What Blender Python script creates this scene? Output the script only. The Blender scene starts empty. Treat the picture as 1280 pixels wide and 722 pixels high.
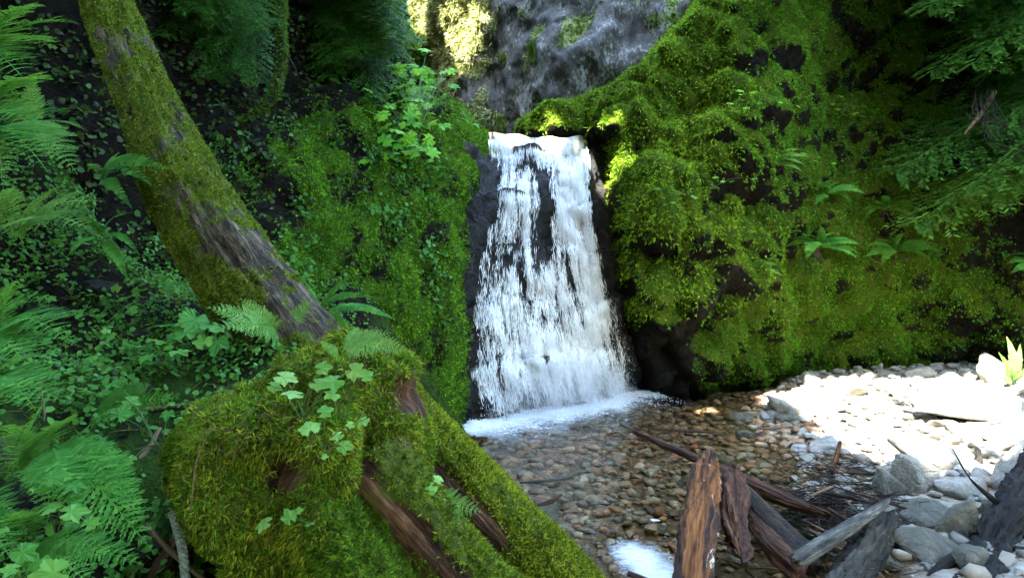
import bpy, math, random
import numpy as np
from mathutils import Vector, Matrix, Quaternion

R = np.random.default_rng(11)
random.seed(5)
SC = bpy.context.scene
COL = SC.collection

# ------------------------------------------------------------------ camera, sky, sun, exposure
FPX, CX, HY, EYE = 834.0, 640.0, 330.0, 2.5          # focal length in photo pixels, horizon row, eye height over the pool
cam_d = bpy.data.cameras.new('camera')
cam_d.sensor_width = 36.0
cam_d.lens = 36.0 * FPX / 1280.0
cam_d.shift_y = -31.0 / 1280.0
cam_d.clip_start, cam_d.clip_end = 0.05, 400
cam = bpy.data.objects.new('camera', cam_d)
COL.objects.link(cam)
cam.location = (0, 0, EYE)
cam.rotation_euler = (math.pi / 2, 0, 0)
SC.camera = cam

SUN_EL = math.radians(55)
h = np.array([-0.45, -0.89]); h /= np.linalg.norm(h)
S = np.array([h[0] * math.cos(SUN_EL), h[1] * math.cos(SUN_EL), math.sin(SUN_EL)])   # towards the sun
world = bpy.data.worlds.new('World'); SC.world = world; world.use_nodes = True
wn = world.node_tree.nodes; wl = world.node_tree.links
bg = wn.get('Background') or wn.new('ShaderNodeBackground')
sky = wn.new('ShaderNodeTexSky'); sky.sky_type = 'NISHITA'; sky.sun_disc = False
sky.sun_elevation = SUN_EL; sky.sun_rotation = math.atan2(S[0], S[1])
wl.new(sky.outputs[0], bg.inputs[0]); bg.inputs[1].default_value = 0.13
sun_d = bpy.data.lights.new('sun', 'SUN'); sun_d.energy = 2.1; sun_d.angle = math.radians(0.5); sun_d.color = (1.0, 0.94, 0.84)
sun = bpy.data.objects.new('sun', sun_d); COL.objects.link(sun)
sun.rotation_euler = Vector(S).to_track_quat('Z', 'Y').to_euler()
SC.view_settings.view_transform = 'Standard'; SC.view_settings.look = 'None'
SC.view_settings.exposure = 5.55; SC.view_settings.gamma = 1.0; SC.view_settings.use_curve_mapping = False
SC.view_settings.use_white_balance = True; SC.view_settings.white_balance_temperature = 6900; SC.view_settings.white_balance_tint = 4   # camera set for open shade
SC.cycles.use_denoising = True
SC.cycles.max_bounces = 7; SC.cycles.diffuse_bounces = 4; SC.cycles.transparent_max_bounces = 24
SC.cycles.sample_clamp_indirect = 6.0
SC.cycles.caustics_reflective = False; SC.cycles.caustics_refractive = False

# ------------------------------------------------------------------ helpers
def P3(px, py, Y):
    """world point seen at photo pixel (px, py) at distance Y along the view"""
    return np.array([(px - CX) / FPX * Y, Y, EYE - (py - HY) / FPX * Y])

def to_px(P):
    P = np.asarray(P)
    return CX + FPX * P[:, 0] / np.maximum(P[:, 1], .05), HY - FPX * (P[:, 2] - EYE) / np.maximum(P[:, 1], .05)

def in_view(P, m=140):
    x, y = to_px(P)
    return (x > -m) & (x < 1280 + m) & (y > -m) & (y < 722 + m) & (P[:, 1] > .3)

def _h(ix, iy, iz, seed):
    n = (ix.astype(np.int64) * 374761393 + iy.astype(np.int64) * 668265263 + iz.astype(np.int64) * 2147483647 + seed * 1274126177) & 0xffffffff
    n = ((n ^ (n >> 13)) * 1274126177) & 0xffffffff
    n = ((n ^ (n >> 16)) * 2246822519) & 0xffffffff
    return ((n ^ (n >> 15)) & 0xffffff) / float(0xffffff)

def vnoise(p, seed=0):
    i = np.floor(p).astype(np.int64); f = p - i
    f = f * f * f * (f * (f * 6 - 15) + 10)
    out = 0
    for dx in (0, 1):
        for dy in (0, 1):
            for dz in (0, 1):
                w = (f[:, 0] if dx else 1 - f[:, 0]) * (f[:, 1] if dy else 1 - f[:, 1]) * (f[:, 2] if dz else 1 - f[:, 2])
                out = out + w * _h(i[:, 0] + dx, i[:, 1] + dy, i[:, 2] + dz, seed)
    return out * 2 - 1

def fbm(p, scale=1.0, octs=4, seed=0, gain=.5):
    p = np.asarray(p, float) * scale
    a, s, t = 1.0, 0, 0
    for o in range(octs):
        s = s + a * vnoise(p + o * 17.3, seed + o); t += a; a *= gain; p = p * 2.03
    return s / t

def worley(p, scale=1.0, seed=0):
    p = np.asarray(p, float) * scale
    i = np.floor(p).astype(np.int64)
    d1 = np.full(len(p), 9.0); d2 = np.full(len(p), 9.0)
    for dx in (-1, 0, 1):
        for dy in (-1, 0, 1):
            for dz in (-1, 0, 1):
                c = i + np.array([dx, dy, dz])
                q = np.stack([c[:, k] + _h(c[:, 0], c[:, 1], c[:, 2], seed + 50 * k + 1) for k in range(3)], 1)
                d = np.sqrt(((q - p) ** 2).sum(1))
                d2 = np.minimum(d2, np.maximum(d, d1)); d1 = np.minimum(d1, d)
    return d1, d2

def sstep(a, b, x):
    t = np.clip((x - a) / (b - a), 0, 1)
    return t * t * (3 - 2 * t)

def norm(v):
    return v / np.maximum(np.linalg.norm(v, axis=-1, keepdims=True), 1e-9)

def tps(pts, vals, lam=.02):
    pts = np.asarray(pts, float); vals = np.asarray(vals, float); n = len(pts)
    def U(r2): return np.where(r2 > 1e-12, .5 * r2 * np.log(np.maximum(r2, 1e-12)), 0)
    d = ((pts[:, None] - pts[None]) ** 2).sum(2)
    A = np.zeros((n + 3, n + 3)); A[:n, :n] = U(d) + lam * np.eye(n)
    Q = np.c_[np.ones(n), pts]; A[:n, n:] = Q; A[n:, :n] = Q.T
    w = np.linalg.solve(A, np.r_[vals, 0, 0, 0])
    def f(x, y):
        x = np.asarray(x, float); sh = x.shape
        q = np.c_[x.ravel(), np.broadcast_to(np.asarray(y, float), sh).ravel()]
        out = np.empty(len(q))
        for s in range(0, len(q), 20000):
            b = q[s:s + 20000]
            out[s:s + 20000] = U(((b[:, None] - pts[None]) ** 2).sum(2)) @ w[:n] + w[n] + b @ w[n + 1:]
        return out.reshape(sh)
    return f

def mesh(name, V, F, m=None, smooth=True, attrs=None):
    V = np.ascontiguousarray(V, np.float32); F = np.ascontiguousarray(F, np.int32)
    k = F.shape[1]; me = bpy.data.meshes.new(name)
    me.vertices.add(len(V)); me.vertices.foreach_set('co', V.ravel())
    me.loops.add(F.size); me.loops.foreach_set('vertex_index', F.ravel())
    me.polygons.add(len(F))
    me.polygons.foreach_set('loop_start', np.arange(0, F.size, k, dtype=np.int32))
    me.polygons.foreach_set('use_smooth', np.full(len(F), smooth, dtype=bool))
    me.update(calc_edges=True)
    for an, av in (attrs or {}).items():
        av = np.asarray(av, np.float32)
        if av.ndim == 1:
            a = me.attributes.new(an, 'FLOAT', 'POINT'); a.data.foreach_set('value', av)
        else:
            a = me.attributes.new(an, 'FLOAT_VECTOR', 'POINT'); a.data.foreach_set('vector', np.ascontiguousarray(av).ravel())
    if m: me.materials.append(m)
    return me

def obj(name, me, parent=None, label=None, cat=None, group=None, kind=None):
    o = bpy.data.objects.new(name, me); COL.objects.link(o)
    if parent is not None: o.parent = parent
    if label: o['label'] = label
    if cat: o['category'] = cat
    if group: o['group'] = group
    if kind: o['kind'] = kind
    return o

def empty(name, loc, label, cat, group=None, kind=None):
    o = obj(name, None, None, label, cat, group, kind); o.location = Vector(loc); o.empty_display_size = .1
    return o

def child(name, me, parent, M=None, kind=None):
    """a part given in world space, under a thing whose Empty sits at its base"""
    o = obj(name, me, parent, kind=kind)
    o.matrix_parent_inverse = Matrix.Translation(-Vector(parent.location))
    if M is not None: o.matrix_basis = M
    return o

def grid_faces(nu, nv, wrap=False):
    i = np.arange(nu - 1)[:, None]; j = np.arange(nv if wrap else nv - 1)[None]
    a = i * nv + j; b = i * nv + (j + 1) % nv
    return np.stack([a, b, b + nv, a + nv], -1).reshape(-1, 4)

def vnormals(V, F):
    n = np.cross(V[F[:, 2]] - V[F[:, 0]], V[F[:, -1]] - V[F[:, 1]]) if F.shape[1] == 4 else np.cross(V[F[:, 1]] - V[F[:, 0]], V[F[:, 2]] - V[F[:, 0]])
    out = np.zeros_like(V)
    for k in range(F.shape[1]): np.add.at(out, F[:, k], n)
    return norm(out)

def scatter(V, F, n, mask=None, view=True, rng=R):
    """random points on a mesh by area and mask; returns positions and normals"""
    T = np.r_[F[:, [0, 1, 2]], F[:, [0, 2, 3]]] if F.shape[1] == 4 else F
    c = np.cross(V[T[:, 1]] - V[T[:, 0]], V[T[:, 2]] - V[T[:, 0]]); ar = np.linalg.norm(c, axis=1)
    w = ar.copy()
    if mask is not None: w *= np.clip(mask[T].mean(1), 0, 1)
    if view: w *= in_view(V[T].mean(1))
    if w.sum() <= 0: return np.zeros((0, 3)), np.zeros((0, 3))
    t = rng.choice(len(T), n, p=w / w.sum())
    u = rng.random((n, 2)); s = u.sum(1) > 1; u[s] = 1 - u[s]
    p = V[T[t, 0]] + u[:, :1] * (V[T[t, 1]] - V[T[t, 0]]) + u[:, 1:] * (V[T[t, 2]] - V[T[t, 0]])
    vn = vnormals(V, F)
    return p, norm(vn[T[t]].mean(1))

def blades(pos, nrm, k, length, width, spread=.7, grav=0.0, rng=R, fold=.0):
    """k slim pointed leaves at each point"""
    n = len(pos); pos = np.repeat(pos, k, 0); nrm = np.repeat(nrm, k, 0); m = len(pos)
    d = norm(nrm + spread * rng.normal(size=(m, 3)) + np.array([0, 0, -grav]))
    L = (length * rng.uniform(.6, 1.35, m))[:, None]; W = (width * rng.uniform(.7, 1.3, m))[:, None]
    s = norm(np.cross(d, rng.normal(size=(m, 3))))
    up = np.cross(s, d)
    V = np.stack([pos + s * W, pos + d * L - up * L * .15, pos - s * W * .9 + d * L * .12], 1).reshape(-1, 3)
    return V, np.arange(3 * m).reshape(-1, 3)

def leaves_flat(pos, nrm, size, tilt=.5, rng=R):
    """roundish six-cornered leaves lying across the normal"""
    m = len(pos); n = norm(nrm + tilt * rng.normal(size=(m, 3)))
    s = norm(np.cross(n, rng.normal(size=(m, 3)))); t = np.cross(n, s)
    r = (size * rng.uniform(.55, 1.35, m))[:, None]
    out = []
    for a, rr, dz in ((0, 1.1, -.12), (.9, .85, -.05), (2.0, .75, .02), (math.pi, .45, .1), (-2.0, .75, .02), (-.9, .85, -.05)):
        out.append(pos + (math.cos(a) * s + math.sin(a) * t) * r * rr + n * r * dz)
    V = np.stack(out, 1).reshape(-1, 3); b = np.arange(m)[:, None] * 6
    F = np.concatenate([b + np.array([0, 1, 4, 5]), b + np.array([1, 2, 3, 4])], 0)
    return V, F

def leaves_quad(pos, nrm, size, tilt=.5, rng=R):
    m = len(pos); n = norm(nrm + tilt * rng.normal(size=(m, 3))); s = norm(np.cross(n, rng.normal(size=(m, 3)))); t = np.cross(n, s)
    r = (size * rng.uniform(.6, 1.35, m))[:, None]
    V = np.stack([pos - s * r, pos - t * r * .75 + s * r * .1, pos + s * r * 1.1 - n * r * .15, pos + t * r * .75 + s * r * .1], 1).reshape(-1, 3)
    return V, np.arange(4 * m).reshape(-1, 4)

def join(parts):
    V, F, o = [], [], 0
    for v, f in parts:
        V.append(v); F.append(f + o); o += len(v)
    return np.concatenate(V), np.concatenate(F)

def spline(pts, n):
    """Catmull-Rom through points (any columns)"""
    p = np.asarray(pts, float); p = np.r_[[2 * p[0] - p[1]], p, [2 * p[-1] - p[-2]]]
    t = np.linspace(0, len(p) - 3 - 1e-6, n); i = t.astype(int); f = (t - i)[:, None]
    a, b, c, d = p[i], p[i + 1], p[i + 2], p[i + 3]
    return .5 * (2 * b + (c - a) * f + (2 * a - 5 * b + 4 * c - d) * f ** 2 + (3 * b - a - 3 * c + d) * f ** 3)

def tube(path, rad, nu=24, nv=12, disp=None, flat=1.0, cap=True):
    """tapered tube along a smooth path; returns verts, quads, coords along the grain (x, y, length)"""
    pr = np.c_[np.asarray(path, float), np.broadcast_to(np.asarray(rad, float), (len(path),))]
    q = spline(pr, nu); c, r = q[:, :3], np.maximum(q[:, 3], .001)
    t = norm(np.gradient(c, axis=0)); ref = np.array([0.13, .21, 1.0]) if abs(norm(c[-1] - c[0])[2]) < .9 else np.array([0, 1.0, .1])
    s = norm(np.cross(t, ref)); b = np.cross(s, t)
    ln = np.r_[0, np.cumsum(np.linalg.norm(np.diff(c, axis=0), axis=1))]
    a = np.linspace(0, 2 * math.pi, nv, endpoint=False)
    ca, sa = np.cos(a)[None, :, None], np.sin(a)[None, :, None]
    V = c[:, None] + (s[:, None] * ca + b[:, None] * sa * flat) * r[:, None, None]
    tc = np.stack([np.broadcast_to(np.cos(a)[None] * r[:, None], (nu, nv)), np.broadcast_to(np.sin(a)[None] * r[:, None], (nu, nv)), np.broadcast_to(ln[:, None], (nu, nv))], -1).reshape(-1, 3)
    N = norm(V - c[:, None]).reshape(-1, 3); V = V.reshape(-1, 3)
    if disp is not None: V = V + N * disp(tc, V, N)[:, None]
    F = grid_faces(nu, nv, True)[:, ::-1]
    if cap:
        for ring, fl in ((0, 1), (nu - 1, 0)):
            ce = V[ring * nv:(ring + 1) * nv].mean(0); idx = len(V)
            V = np.r_[V, ce[None]]; tc = np.r_[tc, [[0, 0, ln[ring]]]]
            j = np.arange(0, nv, 2); A = ring * nv
            f = np.stack([A + j, A + (j + 1) % nv, A + (j + 2) % nv, np.full(len(j), idx)], 1)
            F = np.r_[F, f if fl else f[:, ::-1]]
    return V, F, tc

# ------------------------------------------------------------------ materials
class N:
    def __init__(s, name):
        s.m = bpy.data.materials.new(name); s.m.use_nodes = True
        s.t = s.m.node_tree; s.n = s.t.nodes; s.l = s.t.links
        s.n.clear(); s.out = s.n.new('ShaderNodeOutputMaterial')
        s._c = None
    def add(s, t, **kw):
        x = s.n.new(t)
        for k, v in kw.items(): setattr(x, k, v)
        return x
    def put(s, sock, v):
        if hasattr(v, 'is_linked') or isinstance(v, bpy.types.NodeSocket): s.l.new(v, sock)
        else:
            if isinstance(v, tuple) and len(v) == 3 and sock.type == 'RGBA': v = (*v, 1)
            sock.default_value = v
    def co(s):
        if s._c is None: s._c = s.add('ShaderNodeTexCoord').outputs['Object']
        return s._c
    def attr(s, name, out='Fac'): return s.add('ShaderNodeAttribute', attribute_name=name).outputs[out]
    def mapv(s, v, scale):
        x = s.add('ShaderNodeMapping'); s.put(x.inputs['Vector'], v); x.inputs['Scale'].default_value = scale
        return x.outputs[0]
    def noise(s, scale, detail=5, rough=.6, vec=None, dist=0):
        x = s.add('ShaderNodeTexNoise'); s.put(x.inputs['Vector'], vec if vec is not None else s.co())
        x.inputs['Scale'].default_value = scale; x.inputs['Detail'].default_value = detail; x.inputs['Roughness'].default_value = rough
        x.inputs['Distortion'].default_value = dist
        return x.outputs[0]
    def ramp(s, fac, stops):
        x = s.add('ShaderNodeValToRGB'); s.put(x.inputs[0], fac); e = x.color_ramp.elements
        while len(e) > 1: e.remove(e[0])
        e[0].position = stops[0][0]; c = stops[0][1]; e[0].color = (*c, 1) if isinstance(c, tuple) else (c, c, c, 1)
        for p, c in stops[1:]:
            k = e.new(p); k.color = (*c, 1) if isinstance(c, tuple) else (c, c, c, 1)
        return x.outputs[0]
    def mix(s, f, a, b, mode='MIX'):
        x = s.add('ShaderNodeMix', data_type='RGBA', blend_type=mode)
        s.put(x.inputs[0], f); s.put(x.inputs[6], a); s.put(x.inputs[7], b)
        return x.outputs[2]
    def math(s, op, a, b=0.0):
        x = s.add('ShaderNodeMath', operation=op); s.put(x.inputs[0], a); s.put(x.inputs[1], b)
        return x.outputs[0]
    def bump(s, hgt, strength=.5, dist=.02):
        x = s.add('ShaderNodeBump'); s.put(x.inputs['Height'], hgt); x.inputs['Strength'].default_value = strength; x.inputs['Distance'].default_value = dist
        return x.outputs[0]
    def bsdf(s, col, rough=.7, spec=.3, nrm=None):
        x = s.add('ShaderNodeBsdfPrincipled'); s.put(x.inputs['Base Color'], col); s.put(x.inputs['Roughness'], rough)
        s.put(x.inputs['Specular IOR Level'], spec)
        if nrm is not None: s.l.new(nrm, x.inputs['Normal'])
        return x.outputs[0]
    def end(s, sh):
        s.l.new(sh, s.out.inputs[0]); return s.m
    def mixsh(s, f, a, b):
        x = s.add('ShaderNodeMixShader'); s.put(x.inputs[0], f); s.l.new(a, x.inputs[1]); s.l.new(b, x.inputs[2])
        return x.outputs[0]

def leaf_mat(name, stops, rough=.5, trans=.35, spec=.1, patch=1.2, rnd='island'):
    s = N(name)
    if rnd == 'island': r = s.add('ShaderNodeNewGeometry').outputs['Random Per Island']
    else: r = s.add('ShaderNodeObjectInfo').outputs['Random']
    n = s.noise(patch, 3, .6)
    f = s.math('ADD', s.math('MULTIPLY', r, .5), s.math('MULTIPLY', n, .5))
    col = s.ramp(f, stops)
    p = s.bsdf(col, rough, spec)
    t = s.add('ShaderNodeBsdfTranslucent'); s.put(t.inputs[0], s.mix(.35, col, (.35, .5, .03)))
    return s.end(s.mixsh(trans, p, t.outputs[0]))

M = {}
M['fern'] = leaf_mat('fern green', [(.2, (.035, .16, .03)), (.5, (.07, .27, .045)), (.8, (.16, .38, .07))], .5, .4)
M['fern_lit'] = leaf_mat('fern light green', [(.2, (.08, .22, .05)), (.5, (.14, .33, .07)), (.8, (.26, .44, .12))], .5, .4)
M['leaf'] = leaf_mat('broad leaf green', [(.2, (.03, .14, .025)), (.5, (.065, .22, .035)), (.8, (.14, .32, .06))], .4, .35, rnd='object')
M['leaf_pale'] = leaf_mat('pale leaf green', [(.2, (.1, .27, .05)), (.5, (.17, .36, .08)), (.8, (.27, .46, .13))], .45, .35, rnd='object')
M['bush_leaf'] = leaf_mat('bush leaf', [(.2, (.06, .24, .02)), (.5, (.12, .36, .025)), (.85, (.26, .5, .04))], .4, .45, rnd='object')
M['cover'] = leaf_mat('ground cover leaf', [(.2, (.03, .11, .02)), (.5, (.06, .2, .035)), (.8, (.12, .3, .06))], .4, .35)
M['conifer'] = leaf_mat('conifer needles', [(.2, (.01, .04, .008)), (.5, (.024, .085, .013)), (.85, (.07, .19, .026))], .5, .3)
M['canopy'] = leaf_mat('tree leaf', [(.2, (.05, .12, .02)), (.5, (.08, .18, .03)), (.85, (.14, .26, .04))], .5, .3)
M['moss_yellow'] = leaf_mat('yellow green moss', [(.3, (.04, .04, .01)), (.42, (.07, .11, .01)), (.55, (.2, .27, .018)), (.72, (.4, .44, .04))], .8, .3, .1, 5)
M['moss_green'] = leaf_mat('green moss', [(.25, (.022, .08, .007)), (.5, (.06, .2, .012)), (.75, (.15, .36, .022))], .8, .3, .1, 1.3)
M['moss_mix'] = leaf_mat('moss on the cliff', [(.28, (.03, .07, .006)), (.45, (.075, .17, .01)), (.6, (.16, .3, .016)), (.75, (.29, .4, .03))], .8, .3, .1, .8)
M['moss_left'] = leaf_mat('moss on the left cliff', [(.3, (.022, .04, .005)), (.42, (.035, .11, .007)), (.55, (.075, .23, .012)), (.72, (.17, .38, .022))], .8, .3, .1, 1.4)
M['moss_olive'] = leaf_mat('olive moss', [(.3, (.03, .035, .01)), (.45, (.055, .095, .01)), (.6, (.13, .21, .015)), (.75, (.27, .34, .028))], .8, .3, .1, 7)
M['moss_trunk'] = leaf_mat('trunk moss', [(.3, (.03, .03, .01)), (.43, (.06, .085, .01)), (.57, (.14, .2, .015)), (.72, (.27, .34, .03))], .8, .3, .1, 4)
M['moss_foot'] = leaf_mat('moss at the stump foot', [(.3, (.03, .05, .008)), (.45, (.05, .12, .01)), (.6, (.1, .22, .015)), (.75, (.2, .33, .025))], .8, .3, .1, 9)
M['moss_sun_pale'] = leaf_mat('pale moss with painted sunlight', [(.3, (.12, .12, .05)), (.5, (.3, .3, .15)), (.75, (.45, .45, .26))], .8, .3, .1, 1.4)
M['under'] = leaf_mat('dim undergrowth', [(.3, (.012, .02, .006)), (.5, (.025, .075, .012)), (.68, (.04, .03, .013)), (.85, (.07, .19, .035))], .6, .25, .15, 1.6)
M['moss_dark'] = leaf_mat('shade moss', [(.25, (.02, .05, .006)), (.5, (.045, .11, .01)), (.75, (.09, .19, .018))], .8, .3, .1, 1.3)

def cliff_mat(name, moss_a, moss_b, rock_a, rock_b, rough=.75):
    s = N(name)
    mk = s.attr('moss')
    n1 = s.noise(1.7, 8, .65); n2 = s.noise(9, 8, .7); n3 = s.noise(45, 4, .6)
    moss = s.mix(s.ramp(n1, [(.35, 0.0), (.65, 1.0)]), moss_a, moss_b)
    moss = s.mix(.5, moss, s.ramp(n3, [(.3, .15), (.7, .9)]), 'MULTIPLY')
    rock = s.mix(s.ramp(n2, [(.38, 0.0), (.62, 1.0)]), rock_a, rock_b)
    f = s.math('ADD', mk, s.math('MULTIPLY', s.math('SUBTRACT', n2, .5), 1.2))
    f = s.ramp(f, [(.4, 0.0), (.6, 1.0)])
    col = s.mix(f, rock, moss)
    ro = s.mix(f, (rough * .6,) * 3, (.9,) * 3)
    hg = s.math('ADD', s.math('MULTIPLY', n2, 1.0), s.math('MULTIPLY', n3, .6))
    return s.end(s.bsdf(col, ro, .05, s.bump(hg, 1.0, .08)))
M['cliff_left'] = cliff_mat('left cliff', (.03, .07, .008), (.07, .15, .012), (.003, .0026, .002), (.013, .01, .007))
M['cliff_right'] = cliff_mat('right cliff', (.04, .075, .008), (.1, .14, .014), (.003, .003, .0024), (.016, .014, .011))
M['bank'] = cliff_mat('bank soil', (.02, .05, .008), (.045, .09, .012), (.0035, .003, .0025), (.018, .013, .008))

def rock_mat(name, a, b, c, rough=.5, scale=2.0, bump=.9, spec=.4):
    s = N(name)
    n1 = s.noise(scale, 9, .7, dist=.6); n2 = s.noise(scale * 6, 8, .7); v = s.add('ShaderNodeTexVoronoi'); v.feature = 'DISTANCE_TO_EDGE'
    s.put(v.inputs['Vector'], s.co()); v.inputs['Scale'].default_value = scale * 1.6
    col = s.ramp(s.math('ADD', s.math('MULTIPLY', n1, .6), s.math('MULTIPLY', n2, .4)), [(.35, a), (.5, b), (.66, c)])
    crack = s.ramp(v.outputs['Distance'], [(0, 0.0), (.05, 1.0)])
    hg = s.math('ADD', s.math('ADD', n1, s.math('MULTIPLY', n2, .6)), s.math('MULTIPLY', crack, .12))
    return s.end(s.bsdf(col, rough, spec, s.bump(hg, bump, .1)))
M['wet_rock'] = rock_mat('wet rock', (.004, .004, .0045), (.011, .011, .012), (.03, .03, .031), .42, 2.6, 1.0, .3)
M['gorge_rock'] = rock_mat('gorge rock', (.035, .03, .022), (.13, .125, .1), (.4, .41, .4), .6, .9, 1.0)
M['boulder'] = rock_mat('pale boulder', (.15, .145, .13), (.27, .265, .245), (.38, .37, .35), .6, 2.5, .8)
M['boulder_green'] = rock_mat('grey green boulder', (.045, .046, .036), (.1, .1, .08), (.2, .195, .165), .45, 3, .9)

def pebble_mat(name, island):
    s = N(name)
    r = s.add('ShaderNodeNewGeometry').outputs['Random Per Island'] if island else s.add('ShaderNodeObjectInfo').outputs['Random']
    col = s.ramp(r, [(0, (.13, .08, .05)), (.14, (.3, .18, .1)), (.28, (.26, .11, .06)), (.4, (.14, .14, .12)), (.52, (.38, .28, .17)), (.64, (.19, .2, .165)), (.76, (.42, .22, .1)), (.88, (.07, .075, .07)), (1, (.48, .4, .29))])
    n = s.noise(22, 5, .7)
    col = s.mix(.6, col, s.ramp(n, [(.3, .35), (.7, 1.1)]), 'MULTIPLY')
    return s.end(s.bsdf(col, .35, .4, s.bump(n, .3, .02)))
M['pebble'] = pebble_mat('pebble', False); M['pebbles'] = pebble_mat('pebbles', True)
def stone_mat(name, island):
    s = N(name)
    r = s.add('ShaderNodeNewGeometry').outputs['Random Per Island'] if island else s.add('ShaderNodeObjectInfo').outputs['Random']
    col = s.ramp(r, [(0, (.17, .165, .15)), (.3, (.27, .26, .24)), (.5, (.24, .2, .15)), (.7, (.31, .305, .29)), (.85, (.11, .11, .1)), (1, (.36, .35, .31))])
    n = s.noise(16, 6, .7)
    col = s.mix(.5, col, s.ramp(n, [(.3, .5), (.7, 1.1)]), 'MULTIPLY')
    return s.end(s.bsdf(col, .65, .3, s.bump(n, .4, .02)))
M['stone'] = stone_mat('dry stone', False); M['stones'] = stone_mat('dry stones', True)
s = N('stream bed'); n = s.noise(14, 8, .7); n2 = s.noise(1.2, 4, .6)
hgt = s.attr('dry')
wetc = s.ramp(n, [(.3, (.03, .022, .013)), (.5, (.1, .065, .032)), (.7, (.2, .14, .075))])
dryc = s.ramp(n, [(.3, (.12, .105, .085)), (.5, (.22, .2, .17)), (.7, (.32, .3, .27))])
M['bed'] = s.end(s.bsdf(s.mix(hgt, wetc, dryc), .7, .3, s.bump(n, .7, .05)))

def wood_mat(name, stops, grain=28, rough=.75, bump=.8, white=0.0, moss=False, st=.16):
    s = N(name)
    tc = s.attr('tc', 'Vector')
    g = s.noise(1.0, 7, .7, s.mapv(tc, (grain, grain, grain * st)), .8 * st / .16)
    g2 = s.noise(1.0, 4, .6, s.mapv(tc, (grain * .3, grain * .3, grain * .3 * st)))
    g4 = s.noise(1.0, 3, .5, s.mapv(tc, (grain * 3.2, grain * 3.2, grain * st * 3)))
    col = s.ramp(s.math('ADD', s.math('ADD', s.math('MULTIPLY', g, .42), s.math('MULTIPLY', g2, .36)), s.math('MULTIPLY', g4, .22)), stops)
    g = s.math('ADD', g, s.math('MULTIPLY', g4, .5))
    if white:
        w = s.noise(1.0, 6, .7, s.mapv(tc, (18, 18, 3)))
        col = s.mix(s.ramp(w, [(.63 - white * .1, 0.0), (.67 - white * .1, 1.0)]), col, (.55, .5, .42))
    if moss:
        mk = s.math('ADD', s.attr('moss'), s.math('MULTIPLY', s.math('SUBTRACT', g2, .5), .8))
        mn = s.noise(30, 4, .7)
        col = s.mix(s.ramp(mk, [(.4, 0.0), (.6, 1.0)]), col, s.ramp(mn, [(.3, (.03, .05, .006)), (.7, (.11, .15, .015))]))
    return s.end(s.bsdf(col, rough, .2, s.bump(g, bump, .035)))
M['bark'] = wood_mat('bark', [(.4, (.006, .0045, .003)), (.48, (.035, .026, .017)), (.54, (.1, .075, .05)), (.62, (.22, .17, .12))], 38, .85, 1.0, 0, True)
M['stump_wood'] = wood_mat('brown stump wood', [(.4, (.008, .004, .003)), (.48, (.045, .02, .011)), (.54, (.12, .06, .032)), (.62, (.24, .14, .08))], 34, .7, 1.0, 0, True)
M['orange_wood'] = wood_mat('rotten orange wood', [(.4, (.004, .003, .0025)), (.47, (.03, .012, .006)), (.53, (.15, .05, .011)), (.64, (.28, .11, .03))], 26, .6, 1.0, .08, False, .05)
M['red_wood'] = wood_mat('rotten red wood', [(.36, (.006, .004, .003)), (.5, (.05, .02, .011)), (.68, (.17, .08, .045))], 30, .6, 1.0, 0, False, .06)
M['dark_wood'] = wood_mat('wet dark wood', [(.36, (.004, .0035, .003)), (.5, (.02, .013, .009)), (.68, (.07, .047, .032))], 24, .4, .8)
M['grey_wood'] = wood_mat('weathered grey wood', [(.4, (.008, .008, .007)), (.5, (.055, .055, .05)), (.62, (.17, .17, .16))], 22, .7, .7)
M['black_wood'] = wood_mat('blackened snag', [(.36, (.002, .002, .002)), (.5, (.006, .005, .0045)), (.7, (.025, .021, .017))], 20, .6, 1.0)
M['grey_bark'] = wood_mat('grey bark', [(.4, (.004, .0035, .003)), (.5, (.025, .022, .017)), (.62, (.085, .077, .06))], 14, .85, 1.0)
M['twig'] = wood_mat('twig', [(.3, (.05, .03, .018)), (.5, (.14, .09, .05)), (.7, (.3, .21, .13))], 30, .7, .5)
M['stem'] = N('plant stem').end
s = N('plant stem'); M['stem'] = s.end(s.bsdf((.07, .13, .03), .6))
s = N('rope fibre'); n = s.noise(60, 4, .7); M['rope'] = s.end(s.bsdf(s.ramp(n, [(.3, (.09, .13, .14)), (.7, (.3, .36, .36))]), .8))
s = N('pale fallen leaf'); M['pale_leaf'] = s.end(s.bsdf((.6, .6, .52), .6))
s = N('dead frond'); n = s.noise(30, 3); M['dead'] = s.end(s.bsdf(s.ramp(n, [(.3, (.02, .011, .006)), (.7, (.06, .035, .018))]), .8))

s = N('pool water'); n1 = s.noise(3.2, 4, .6, s.mapv(s.co(), (1, 1.6, 1))); n2 = s.noise(11, 3, .5)
bp = s.bump(s.math('ADD', n1, s.math('MULTIPLY', n2, .35)), .8, .04)
fr = s.add('ShaderNodeFresnel'); fr.inputs[0].default_value = 1.33; s.l.new(bp, fr.inputs['Normal'])
tr = s.add('ShaderNodeBsdfTransparent'); tr.inputs[0].default_value = (.9, .86, .74, 1)
gl = s.add('ShaderNodeBsdfGlossy'); gl.inputs['Roughness'].default_value = .06; s.l.new(bp, gl.inputs['Normal'])
wsh = s.mixsh(s.math('MULTIPLY', fr.outputs[0], 1.0), tr.outputs[0], gl.outputs[0])
fo = s.attr('foam'); fn = s.noise(9, 8, .75, s.mapv(s.co(), (1, 1.5, 1)), .8)
ff = s.ramp(s.math('ADD', s.math('MULTIPLY', fn, .8), s.math('MULTIPLY', fo, .75)), [(.56, 0.0), (1.02, .95)])
fd = s.add('ShaderNodeBsdfDiffuse'); fd.inputs[0].default_value = (.82, .86, .9, 1)
M['water'] = s.end(s.mixsh(ff, wsh, fd.outputs[0]))
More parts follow.
